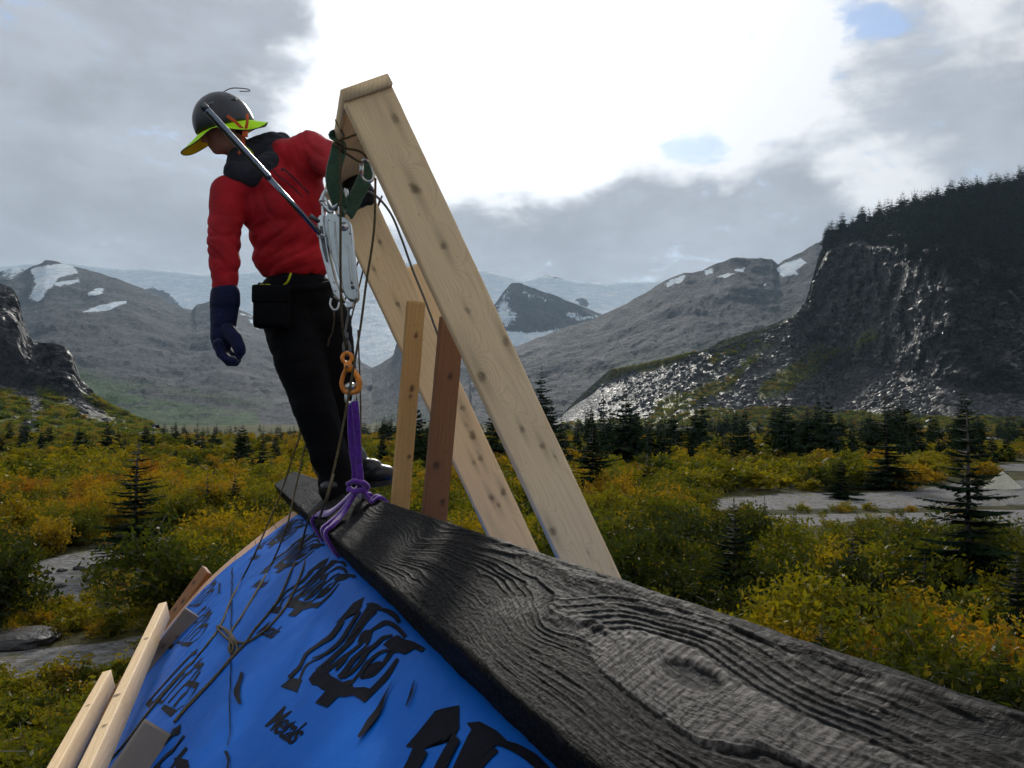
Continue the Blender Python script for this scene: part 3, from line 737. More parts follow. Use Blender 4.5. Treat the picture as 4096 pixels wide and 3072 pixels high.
# --- spruces that one can point at: (top px, base px, forward distance, variant, width factor, label)
SIGHTS = [
    ((135, 437), (134, 560), 0, 1.45, 'o', 'spruce with bare pale trunk in its middle beside the left gravel patch'),
    ((955, 402), (972, 615), 0, 1.25, 'o', 'tall open spruce at the right before the gravel track, trunk showing between branches'),
    ((538, 365), (541, 442), 0, .9, 's', 'tallest slim spruce rising just right of the near plank'),
    ((730, 497), (738, 622), 3, 1.3, 's', 'dark bushy young spruce standing below the gravel track'),
    ((588, 424), (592, 508), 1, 1.5, 's', 'broad dark spruce right beside the near plank'),
    ((879, 388), (888, 488), 2, 1.4, 's', 'dark columnar spruce below the cliff, left of the open spruce'),
    ((646, 452), (648, 500), 3, 1.5, 's', 'squat dark spruce left of the yellow willows above the track'),
    ((700, 379), (703, 447), 2, .8, 's', 'thin spruce tip highest of the belt before the moraine'),
    ((815, 392), (818, 440), 0, .9, 's', 'slim spruce in front of the lit talus foot'),
    ((838, 455), (842, 497), 1, 1.3, 's', 'short dark spruce between orange willows behind the track'),
    ((262, 425), (262, 480), 2, 1.0, 's', 'upright spruce left of the man near the stream'),
    ((245, 432), (247, 470), 0, .8, 's', 'smaller spruce left of the man, beside the round willow'),
    ((1012, 548), (1016, 660), 3, 1.3, 's', 'dark spruce at the right frame edge under the track'),
    ((488, 402), (492, 468), 1, 1.0, 's', 'spruce seen between the far plank and the near plank'),
    ((186, 428), (188, 462), 1, .8, 's', 'small spruce on the skyline of the valley left of the man'),
    ((430, 418), (432, 470), 0, 1.0, 's', 'spruce peeping out between the two upright props'),
    ((1000, 640), (1002, 742), 1, 1.4, 's', 'dark spruce low in the right corner above the beam'),
    ((820, 618), (822, 720), 4, 1.2, 's', 'dark spruce half sunk in willows above the beam'),
]
def seat(px, base_y):
    g = ground_at(px, base_y); g[2] = float(ground_z(g[:1], g[1:2])[0]); return g
n_tree = 0
SEATS = []
for (tx, ty), (bx, by), var, wf, kind, lab in SIGHTS:
    g = seat(bx, by); topz = CAM[2] + ray(tx, ty)[2] * g[1]; h = topz - g[2]
    cr, tk = SPRUCE_OPEN[var % 2] if kind == 'o' else SPRUCE_NEAR[var % 3] if g[1] < 70 else SPRUCE[var % 5]
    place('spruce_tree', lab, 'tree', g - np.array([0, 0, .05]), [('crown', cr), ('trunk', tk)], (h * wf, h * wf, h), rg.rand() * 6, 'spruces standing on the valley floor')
    SEATS.append((g[0], g[1], h * .2)); n_tree += 1
# --- the belt of spruces: zones in the picture they stand in, with the label of their zone
ZONES = [
    (172, [(548, 438), (720, 436), (900, 438), (1010, 440), (1010, 470), (800, 468), (600, 480), (548, 470)], (3.4, 10), 'spruce in the belt below the talus'),
    (55, [(0, 446), (170, 446), (290, 448), (290, 470), (150, 466), (0, 468)], (2.2, 6.0), 'spruce in the row below the bluff'),
    (22, [(380, 440), (470, 440), (470, 470), (380, 480)], (4.0, 9), 'spruce seen between props and planks'),
    (14, [(150, 480), (330, 478), (330, 520), (200, 530)], (1.5, 3.4), 'little spruce among the orange willows'),
    (16, [(600, 510), (700, 515), (900, 560), (1020, 600), (1020, 660), (800, 640), (620, 560)], (1.6, 3.2), 'little spruce below the gravel track'),
]
for cnt, poly, (h0, h1), lab in ZONES:
    P = np.array(poly, float); k = 0; guard = 0
    while k < cnt and guard < 8000:
        guard += 1
        a = P[:, 0].min() + rg.rand() * np.ptp(P[:, 0]); b = P[:, 1].min() + rg.rand() ** 1.3 * np.ptp(P[:, 1])
        if not in_poly(np.array([a]), np.array([b]), poly)[0]: continue
        g = seat(a, b); h = h0 * (h1 / h0) ** (rg.rand() ** 1.5)
        if gravel_mask(g[:1], g[1:2])[0] > .3 or any((g[0] - u) ** 2 + (g[1] - v) ** 2 < (r * .8) ** 2 for u, v, r in SEATS): continue
        cr, tk = SPRUCE[rg.randint(5)] if g[1] > 60 else SPRUCE_NEAR[rg.randint(3)]; w = h * (.75 + .5 * rg.rand())
        rel = (h - h0) / (h1 - h0); look = ('tall ' if rel > .62 else 'middling ' if rel > .3 else 'low ') + ('broad ' if w / h > 1.0 else 'slim ')
        sec = (a - P[:, 0].min()) / np.ptp(P[:, 0]); pos = ['at its left end', 'left of its middle', 'in its middle', 'right of its middle', 'at its right end'][min(4, int(sec * 5))]
        row = 'back' if b < P[:, 1].min() + .33 * np.ptp(P[:, 1]) else 'front'
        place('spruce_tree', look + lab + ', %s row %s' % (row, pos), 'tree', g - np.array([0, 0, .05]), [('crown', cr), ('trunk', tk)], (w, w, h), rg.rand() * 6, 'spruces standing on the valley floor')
        SEATS.append((g[0], g[1], h * .12)); k += 1; n_tree += 1

# --- willows: the nearest three hundred one by one, the rest as cover
def willow_sites():
    r = np.geomspace(9.5, 330, 150); out = []
    for i in range(len(r) - 1):
        rr = r[i]; sp = max(1.75, (r[i + 1] - r[i]) * 1.0) if rr < 60 else max(2.3, rr * .028)
        k = int(1.36 * rr / sp)
        for j in range(k):
            a = -.68 + 1.36 * (j + rg.rand()) / k; d = rr + rg.rand() * (r[i + 1] - r[i])
            out.append((d * math.sin(a), d * math.cos(a)))
    S = np.array(out); rad = np.hypot(S[:, 0], S[:, 1])
    # thin to an even spacing near the hut
    keep, cell = [], {}
    for i in np.argsort(rad):
        x, y = S[i]; m = 1.55 if rad[i] < 70 else 2.1
        c = (int(x // m), int(y // m)); ok = True
        for u in (-1, 0, 1):
            for v in (-1, 0, 1):
                for q in cell.get((c[0] + u, c[1] + v), []):
                    if (S[q][0] - x) ** 2 + (S[q][1] - y) ** 2 < m * m: ok = False
        if ok: keep.append(i); cell.setdefault(c, []).append(i)
    S = S[keep]
    clear = np.ones(len(S), bool)
    g = gravel_mask(S[:, 0], S[:, 1]); clear &= g < .25
    for k in ('near_left', 'low_left', 'track', 'track_low'):
        clear &= poly_dist(S[:, 0], S[:, 1], GRAVEL[k]) > 1.15
    for h in (.25, .8, 1.3, 1.8):                              # nothing stands before the open gravel
        q = project(np.column_stack([S, np.full(len(S), h)]))
        for k in ('near_left', 'low_left', 'track', 'track_low', 'bar'):
            clear &= ~in_poly(q[:, 0], q[:, 1], GRAVEL_PX[k]) | ((rg.rand(len(S)) < .06) & (h > 1))
    n = fbm(np.stack([S[:, 0], S[:, 1], 0 * S[:, 0]], -1) / 11.0 + 4, 3); clear &= (n > -.27) | (np.hypot(S[:, 0], S[:, 1]) < 24)
    return S[clear & frustum(S[:, 0], S[:, 1], 70)]
SITES = willow_sites()
SITES_PX = project(np.column_stack([SITES, 0 * SITES[:, 0] + .8]))
def hue_of(x, y, px):
    """autumn colour of one willow by the stand it grows in"""
    n = float(fbm(np.array([[x, y, 0.]]) / 7.0, 3)[0]) * 1.4 + rg.normal(0, .22)
    X, Y = px
    if X < 330 and 455 < Y < 525: n += .24
    if X < 170 and Y > 560: n -= .42
    if X < 330 and Y > 560: n -= .2
    if X > 560 and Y > 520: n -= .20
    if X > 560 and Y < 505: n += .26
    if Y < 470: n += .05
    stops = [(-.7, (.018, .027, .005)), (-.3, (.040, .054, .006)), (0, (.092, .102, .007)), (.3, (.19, .170, .008)), (.6, (.29, .175, .008)), (.9, (.26, .10, .007))]
    p = np.array([s[0] for s in stops]); c = np.array([s[1] for s in stops])
    return [float(np.interp(n, p, c[:, j])) for j in range(3)], n
def willow_label(px, n, s, tall):
    X, Y = px
    hue = 'deep green' if n < -.45 else 'green' if n < -.25 else 'olive' if n < -.05 else 'yellow-green' if n < .12 else 'yellow' if n < .3 else 'golden' if n < .5 else 'orange'
    size = 'tall' if tall else 'small' if s < 1.25 else 'spreading' if s < 1.55 else 'large'
    if X < 330:
        col = 'at the left frame edge' if X < 80 else 'left of the bare-trunk spruce' if X < 135 else 'between bare-trunk spruce and roof' if X < 235 else 'beside the beam end'
        where = 'above the left gravel' if Y < 540 else 'level with the left gravel' if Y < 600 else 'below the left gravel'
        if Y < 490: where = 'far behind the left gravel'
    elif X < 620:
        col = 'behind the props' if X < 450 else 'between the planks' if X < 540 else 'just right of the near plank'; where = 'in the distance' if Y < 480 else 'halfway' if Y < 530 else 'close to the beam'
    else:
        col = 'right of the near plank' if X < 720 else 'in mid right' if X < 830 else 'left of the open spruce' if X < 930 else 'by the open spruce' if X < 985 else 'at the right frame edge'
        where = 'beyond the track' if Y < 480 else 'along the track' if Y < 520 else 'just below the track' if Y < 570 else 'midway to the beam' if Y < 630 else 'close above the beam'
    return '%s %s willow shrub %s, %s' % (size, hue, where, col)
order = np.argsort(np.hypot(SITES[:, 0], SITES[:, 1])); vis = []
far_pts = []
for i in order:
    (x, y), px = SITES[i], SITES_PX[i]
    hidden = px[1] > 800 or (px[1] > 640 and 165 < px[0] < 560) or (px[0] > 330 and px[1] > 560 + (px[0] - 560) * .34 + 45)
    if hidden: continue
    if len(vis) < 298: vis.append(i)
    else: far_pts.append(i)
for i in vis:
    x, y = SITES[i]; z = float(ground_z(np.array([x]), np.array([y]))[0]); col, n = hue_of(x, y, SITES_PX[i])
    tall = rg.rand() < .25; lv, st = (WILLOW_TALL[rg.randint(2)] if tall else WILLOW[rg.randint(5)])
    s = (1.05 + .75 * rg.rand()) * (1.0 if SITES_PX[i][1] < 600 else .9)
    place('willow_shrub', willow_label(SITES_PX[i], n, s, tall), 'shrub', (x, y, z - .04), [('leaves', lv), ('stems', st)], (s * 1.1, s * 1.1, s * (.85 + .3 * rg.rand())), rg.rand() * 6.28, 'willow shrubs in autumn colour', col)
def far_cover():
    lo = [shrub_meshes(80 + k, 7, 620, .125)[0] for k in range(4)]
    for m in lo: m.materials.clear(); m.materials.append(M_LEAFS)
    S = SITES[far_pts]; z = ground_z(S[:, 0], S[:, 1]); n = len(S); s = 1.0 + .9 * rg.rand(n)
    cover('willow_thicket', 'continuous thicket of autumn willows filling the far valley floor', 'thicket', np.column_stack([S, z - .05]),
          np.stack([s * 1.25, s * 1.25, s * (.75 + .35 * rg.rand(n))], 1), np.column_stack([0 * s, 0 * s, rg.rand(n) * 6.28]), lo, None)
    # low heath between the shrubs
    m = 5200; a = rg.uniform(-.66, .66, m); d = 9 * (60 / 9.) ** rg.rand(m); X, Y = d * np.sin(a), d * np.cos(a)
    ok = (gravel_mask(X, Y) < .2) | (rg.rand(m) < .03); X, Y = X[ok], Y[ok]; z = ground_z(X, Y); s = .28 + .3 * rg.rand(len(X))
    hm = [shrub_meshes(95 + k, 6, 300, .12)[0] for k in range(3)]
    for q in hm: q.materials.clear(); q.materials.append(M_LEAFS)
    cover('heath', 'low heath and seedlings covering the ground between the willows', 'ground cover', np.column_stack([X, Y, z - .03]), np.stack([s, s, s * .8], 1), np.column_stack([0 * s, 0 * s, rg.rand(len(s)) * 6.28]), hm, None)
far_cover()
def slope_scrub():
    P, S = [], []
    for V, veg, n, lo, hi in ((CRAG_V, CRAG_VEG, 90000, 1.2, 2.8), (BLUFF_V, BLUFF_VEG, 14000, .9, 2.3)):
        nr, nc = V.shape[:2]; a = rg.randint(2, nr - 5, n); b = rg.randint(0, nc - 1, n); f = rg.rand(n, 1); p = V[a, b] * (1 - f) + V[a, b + 1] * f; q = project(p)
        ok = (veg[a, b] > .45) & (rg.rand(n) < veg[a, b] * .8) & (q[:, 0] > -30) & (q[:, 0] < 1050) & (fbm(p / 14., 2) > -.2); P.append(p[ok]); S.append(rg.uniform(lo, hi, ok.sum()))
    P = np.concatenate(P); s = np.concatenate(S); ms = [shrub_meshes(140 + k, 6, 160, .21)[0] for k in range(3)]
    mt, t, out = material('slope_scrub_leaf'); rnd = t.n.new('ShaderNodeObjectInfo').outputs['Random']
    col = t.ramp(rnd, [(0, (.05, .09, .012)), (.4, (.13, .16, .014)), (.75, (.26, .24, .016)), (1, (.30, .17, .016))])
    a = t.node('ShaderNodeMixShader', None, _0=.5, _1=t.node('ShaderNodeBsdfDiffuse', None, Color=col).outputs[0], _2=t.node('ShaderNodeBsdfTranslucent', None, Color=col).outputs[0]); t.l.new(a.outputs[0], out.inputs[0])
    for m in ms: m.materials.clear(); m.materials.append(mt)
    cover('slope_scrub', 'yellow-green scrub growing in patches on the talus and ledges', 'scrub', P, np.stack([s * 1.3, s * 1.3, s * .8], 1), np.column_stack([0 * s, 0 * s, rg.rand(len(s)) * 6.28]), ms, None)
slope_scrub()
def far_wood():
    """spruce wood on top of the cliff and the tips behind the belt"""
    P, H = [], []
    n1, n2 = 70, 110
    nr, nc = CRAG_V.shape[:2]
    def add(r0, r1, n, hmin, hmax, keep):
        a = rg.randint(r0, r1, n); b = rg.randint(0, nc - 1, n); f = rg.rand(n, 1); p = CRAG_V[a, b] * (1 - f) + CRAG_V[a, b + 1] * f
        q = project(p); ok = keep(q[:, 0], q[:, 1]) & (q[:, 0] < 1060); P.append(p[ok]); H.append(rg.uniform(hmin, hmax, ok.sum()))
    add(n1 + n2 + 6, n1 + n2 + 39, 5200, 6, 24, lambda x, y: (x > 826) & (rg.rand(len(x)) < sstep(845, 975, x) * .72 + .10))
    add(n1 + n2 + 30, n1 + n2 + 40, 700, 8, 24, lambda x, y: x > 826)
    add(n1 + 20, n1 + n2, 5600, 8, 17, lambda x, y: (x > 890) & (y < 250 + (x - 890) * .42) & (rg.rand(len(x)) < .8))
    add(20, n1, 1600, 2.5, 6, lambda x, y: ((x > 690) & (x < 800) & (y < 372) & (y < 395 - (x - 690) * .42) & (rg.rand(len(x)) < .4)) | (rg.rand(len(x)) < .02))
    add(n1, n1 + n2, 500, 3, 7, lambda x, y: (x > 800) & (rg.rand(len(x)) < .35))
    P = np.concatenate(P); H = np.concatenate(H)
    # valley tips beyond the belt
    m = 900; a = rg.uniform(-.62, .62, m); d = rg.uniform(230, 420, m); X, Y = d * np.sin(a), d * np.cos(a); z = ground_z(X, Y)
    q = CX + F * X / Y; ok = (q > 300) | (rg.rand(m) < .5)
    P = np.concatenate([P, np.column_stack([X, Y, z])[ok]]); H = np.concatenate([H, rg.uniform(2.5, 8, ok.sum()) * np.where(q[ok] < 300, .6, 1)])
    ms = [spruce_meshes(120 + k, 1, w, 13, 5)[0] for k, w in enumerate((.24, .29, .34))]
    w = H * (.8 + .4 * rg.rand(len(H)))
    cover('spruce_wood', 'dark far-off spruce wood on the cliff top and valley edge', 'wood', P, np.stack([w, w, H], 1), np.column_stack([0 * w, 0 * w, rg.rand(len(w)) * 6.28]), ms, None)
far_wood()

# ------------------------------------------------------------------ haze in the valley air
def build_haze():
    m, t, out = material('haze_air')
    pv = t.node('ShaderNodeVolumePrincipled', None, Color=(0.58, 0.79, 1.0), Density=HAZE, Anisotropy=0.25)
    t.l.new(pv.outputs[0], out.inputs['Volume'])
    V, Fc = box((0, 0, 730), np.eye(3), (10400, 10400, 770))
    o = mk('haze', V, Fc, m, smooth=False); tag(o, 'pale blue haze in the valley air', 'haze', kind='stuff')
HAZE = 0.000048
build_haze()

# ================================================================== the hut roof and the beam
def plane_hit(px, py, p0, n):
    r = ray(px, py); return CAM + r * (((p0 - CAM) @ n) / (r @ n))
BD = unit(ray(238, 453))                                   # direction the ridge beam runs in
BL = U(326, 531, 2.85)                                     # left and right top edges of the beam where the sling holds it
BR = plane_hit(380, 499, BL, BD)
BW = unit(BR - BL); BWID = float(np.linalg.norm(BR - BL)); BN = np.cross(BW, BD); BN = BN if BN[2] > 0 else -BN
BTH = 0.118
SIDE = unit(np.array([-BD[1], BD[0], 0.0]))                # level, towards the left eave
RUN = unit(BD)
DOWN = np.cross(SIDE, RUN); DOWN = DOWN if DOWN[2] < 0 else -DOWN
RIDGE = BL - BN * (BTH + .016)                             # ridge line of the roof passes just under the beam's lower left edge
GABLE_S = 2.0
GABLE_PX = [(295, 515), (266, 538), (237, 561), (214, 581), (192, 603), (170, 629), (149, 657), (128, 690), (106, 728), (84, 768)]
def roof_profile():
    """cross-section of the arched roof as (sideways, down) from the ridge line, measured at the gable"""
    G = RIDGE + RUN * GABLE_S; P = []
    for px, py in GABLE_PX:
        q = plane_hit(px, py, G, RUN) - G; P.append((q @ SIDE, q @ DOWN))
    P = np.array(P); d = P[-1] - P[-3]; d /= np.linalg.norm(d); last = P[-1]
    ext = []
    for k in range(9):
        ang = math.atan2(d[1], d[0]) + R(1.2); d = np.array([math.cos(min(ang, R(88))), math.sin(min(ang, R(88)))]); last = last + d * .42; ext.append(last)
    head = np.array([(-.16, -.004), (-.06, -.008), (.004, -.022), (.034, -.024)])
    P = P[P[:, 0] > .09]
    Q = smooth_path(np.concatenate([head, P, np.array(ext)]), 260)
    return Q
PROF = roof_profile()
_seg = np.linalg.norm(np.diff(PROF, axis=0), axis=1); PARC = np.concatenate([[0], np.cumsum(_seg)]); PARC -= np.interp(0, PROF[:, 0], PARC)
PNRM = np.gradient(PROF, axis=0); PNRM = np.stack([PNRM[:, 1], -PNRM[:, 0]], 1); PNRM /= np.linalg.norm(PNRM, axis=1)[:, None]   # outward: sideways +, up -
def wrinkle(a, s):
    P = np.stack([np.asarray(a) * 1.6 + 3, np.asarray(s) * 2.2, 0 * np.asarray(a)], -1)
    w = .005 * fbm(P * 1.3, 2) + .0026 * fbm(P * np.array([1.2, 4.0, 1]) + 7, 2) + .0045 * (fbm(P * np.array([.5, 2.6, 1]) + 21, 2, ridged=True) - .4)
    lift = .016 * sstep(.2, -.6, np.asarray(s, float)) * np.exp(-((np.asarray(a) - .065) / .05) ** 2) * (.65 + fbm(np.stack([np.asarray(s) * 1.7, 0 * np.asarray(s), 0 * np.asarray(s)], -1), 2))
    seam = -.004 * np.exp(-((np.asarray(a) - .62) / .012) ** 2)
    return w + lift + seam
def on_roof(a, s, off=0.0, wr=True):
    a = np.asarray(a, float); s = np.asarray(s, float)
    l = np.interp(a, PARC, PROF[:, 0]); h = np.interp(a, PARC, PROF[:, 1]); n0 = np.interp(a, PARC, PNRM[:, 0]); n1 = np.interp(a, PARC, PNRM[:, 1])
    o = off + (np.maximum(wrinkle(a, s), -.006) if wr else 0)
    l = l + n0 * o; h = h + n1 * o
    return RIDGE + l[..., None] * SIDE + h[..., None] * DOWN + s[..., None] * RUN
def sheet_hit(px, py):
    """where the line of sight meets the sheet: (arc length, along)"""
    r = ray(px, py); t = np.linspace(.25, 9, 6000); P = CAM + t[:, None] * r - RIDGE
    l, h = P @ SIDE, P @ DOWN; f = h - np.interp(l, PROF[:, 0], PROF[:, 1]); f[l < -.1] = -1
    i = int(np.argmax(f > 0)); i = max(i, 1); w = f[i - 1] / (f[i - 1] - f[i]) if f[i] != f[i - 1] else 0
    p = P[i - 1] + (P[i] - P[i - 1]) * w; return float(np.interp(p @ SIDE, PROF[:, 0], PARC)), float(p @ RUN)
def S_at(px, py, off=.006):
    a, s = sheet_hit(px, py); return on_roof(np.array(a), np.array(s), off)

# ---- materials of the building site
def lumber_material(name, light, dark, stain=(0.10, 0.055, 0.025), rough=0.62, grain=1.0):
    m, t, out = material(name)
    uv = t.attr('wood_uv', 'Vector')
    sx = t.n.new('ShaderNodeSeparateXYZ'); t.put(sx.inputs[0], uv)
    warp = t.noise(t.scale(uv, (1.6, 9.0, 9.0)), 1.0, 3, 0.5)
    v = t.math('ADD', sx.outputs[1], t.math('MULTIPLY', warp, 0.05))
    bow = t.attr('bow')
    ring = t.math('FRACT', t.math('ADD', t.math('MULTIPLY', v, 62.0 * grain), t.math('MULTIPLY', bow, 6.0)))
    late = t.step(ring, 0.55, 0.98)
    fib = t.noise(t.scale(uv, (7.0, 330.0, 330.0)), 1.0, 4, 0.7)
    col = t.mix(late, light, t.mix(0.3, light, dark))
    col = t.mix(t.step(fib, 0.35, 0.75, 0, 0.35), col, dark)
    patch = t.noise(t.scale(uv, (1.3, 7.0, 7.0)), 1.0, 5, 0.6)
    col = t.mix(t.step(patch, 0.5, 0.72, 0, 0.42), col, t.mix(0.5, light, stain))
    speck = t.noise(t.scale(uv, (60, 90, 90)), 1.0, 2, 0.5)
    col = t.mix(t.step(speck, 0.68, 0.78, 0, 0.45), col, stain)
    col = t.mix(t.attr('knot'), col, stain)
    col = t.mix(t.math('MULTIPLY', t.attr('core'), t.step(t.noise(t.scale(uv, (40, 60, 60)), 1.0, 3, .6), .3, .7, .35, .8)), col, (0.06, 0.032, 0.018))
    col = t.mix(0.0, col, col)
    principled(t, out, Base__Color=col, Roughness=rough, Normal=t.bump(t.math('ADD', t.math('MULTIPLY', fib, .7), late), 0.22, 0.0015), Specular__IOR__Level=.3)
    return m
def end_color(t): pass
M_SPRUCE = lumber_material('fresh_lumber', (0.90, 0.66, 0.38), (0.62, 0.37, 0.17))
M_PALE = lumber_material('pale_lumber', (0.88, 0.64, 0.37), (0.62, 0.37, 0.17))
M_YELLOW = lumber_material('yellowed_lumber', (0.56, 0.34, 0.13), (0.36, 0.18, 0.06), (0.07, 0.035, 0.015))
M_BROWN = lumber_material('old_brown_lumber', (0.20, 0.094, 0.043), (0.075, 0.034, 0.017), (0.025, 0.014, 0.010))
M_RUST = lumber_material('rusty_brown_board', (0.30, 0.135, 0.052), (0.14, 0.058, 0.025), (0.04, 0.02, 0.012))
M_GREYB = lumber_material('weathered_grey_board', (0.19, 0.160, 0.136), (0.15, 0.124, 0.105), (0.06, 0.045, 0.038), 0.8, 1.8)
M_DECK = lumber_material('deck_board_wood', (0.56, 0.33, 0.20), (0.36, 0.18, 0.10))

def plank(name, p0, p1, wdir, width, thick, mat, parent=None, knots=(), seed=0, origin=None, bevel=.003, nl=None, crook=.0):
    """sawn board from p0 to p1 (centre of its front face), wdir across, thickness away from the front; rounded edges, knots with rings"""
    p0, p1 = np.asarray(p0, float), np.asarray(p1, float); ax = p1 - p0; L = np.linalg.norm(ax); ax /= L
    wd = unit(wdir - ax * (wdir @ ax)); nm = np.cross(ax, wd)       # front normal
    if nm[1] > 0: nm = -nm
    nl = nl or int(np.clip(L / .008, 30, 260)); b = bevel; hw = width / 2
    prof = [(-hw + b, 0), *[(x, 0) for x in np.linspace(-hw + b, hw - b, 23)[1:-1]], (hw - b, 0), (hw, -b), (hw, -thick / 2), (hw, -thick + b), (hw - b, -thick), (0, -thick), (-hw + b, -thick), (-hw, -thick + b), (-hw, -thick / 2), (-hw, -b)]
    prof = np.array(prof); m = len(prof); x = np.linspace(0, L, nl)
    uu, vv = np.meshgrid(x, np.arange(m), indexing='ij'); W = prof[vv, 0]; T = prof[vv, 1]
    rough = .0012 * fbm(np.stack([uu * 9 + seed, W * 20, T * 30], -1), 3)
    V = p0 + uu[..., None] * ax + (W + rough + crook * np.sin(uu / L * np.pi))[..., None] * wd + (T + rough)[..., None] * nm
    kn = np.zeros(uu.shape); core = np.zeros(uu.shape); bow = .6 * fbm(np.stack([uu * .8 + seed, W * 0 + seed, W * 0], -1), 2) + .25 * np.cos(W / width * 3.1)
    for (ku, kw, kr) in knots:
        du = (uu - ku * L); dw = (W - kw * hw); sk = math.sin(ku * 97 + kw * 31); d = np.hypot((du + .4 * sk * dw) / (1.2 + .5 * sk * sk), dw) * (1 + .45 * fbm(np.stack([uu * 70, W * 70, 0 * W + ku * 9], -1), 2)) + .35 * np.abs(T)
        core = np.maximum(core, (.45 + .55 * abs(math.sin(ku * 53 + 1))) * sstep(kr * .72, kr * .5, d)); kn = np.maximum(kn, (.3 + .35 * abs(sk)) * sstep(kr * 1.3, kr * .7, d)); bow += 1.6 * np.exp(-((du / (kr * 5)) ** 2 + (dw / (kr * 2.6)) ** 2))
        kn = np.maximum(kn, .35 * sstep(kr * 1.6, 0, np.abs(dw)) * np.exp(-(du / (kr * 6)) ** 2))
    Vf = V.reshape(-1, 3); Fc = grid_faces(nl, m, True).tolist(); Fc += [list(range(m))[::-1], [(nl - 1) * m + i for i in range(m)]]
    uvw = np.stack([uu + seed * 1.7, W + .5 * T, T + seed], -1).reshape(-1, 3)
    if parent is None and origin is None: origin = p0
    return mk(name, Vf, Fc, mat, parent, True, {'knot': kn.ravel(), 'core': core.ravel(), 'bow': bow.ravel(), 'wood_uv': uvw}, origin)

def underlay_material():
    m, t, out = material('blue_underlayment')
    pos = t.n.new('ShaderNodeTexCoord').outputs['Object']
    n = t.noise(pos, 2.2, 5, 0.6); f = t.noise(pos, 60.0, 4, 0.7); st = t.noise(t.scale(pos, (6, 2, 9)), 1.0, 4, 0.65, .4)
    col = t.ramp(n, [(0.3, (0.0012, 0.092, 0.43)), (0.7, (0.0024, 0.128, 0.56))])
    col = t.mix(t.step(st, 0.56, 0.76, 0, 0.55), col, (0.02, 0.15, 0.58))
    col = t.mix(t.step(f, 0.55, 0.8, 0, 0.3), col, (0.003, 0.04, 0.22))
    weave = t.noise(pos, 420.0, 2, 0.5)
    principled(t, out, Base__Color=col, Roughness=0.5, Specular__IOR__Level=0.10, Normal=t.bump(t.math('ADD', t.math('MULTIPLY', weave, .35), t.math('MULTIPLY', t.noise(pos, 26, 4, .6), 1.0)), 0.35, 0.004))
    return m
def plain(name, col, rough=.5, spec=.5, metal=0.0, bump=None, var=0.0, sheen=0.0, vscale=30.0):
    m, t, out = material(name)
    pos = t.n.new('ShaderNodeTexCoord').outputs['Object']; c = col; nrm = None
    if var: c = t.mix(t.step(t.noise(pos, vscale, 5, .65), .3, .7), tuple(x * (1 - var) for x in col), tuple(min(1, x * (1 + var)) for x in col))
    if bump: nrm = t.bump(t.noise(pos, bump[0], 4, .6), bump[1], bump[2])
    p = principled(t, out, Base__Color=c, Roughness=rough, Specular__IOR__Level=spec, Metallic=metal, Normal=nrm)
    if sheen: p.inputs['Sheen Weight'].default_value = sheen
    return m
M_BLUE = underlay_material()
M_INK = plain('black_print', (0.004, 0.004, 0.009), .75, .12, var=.3)

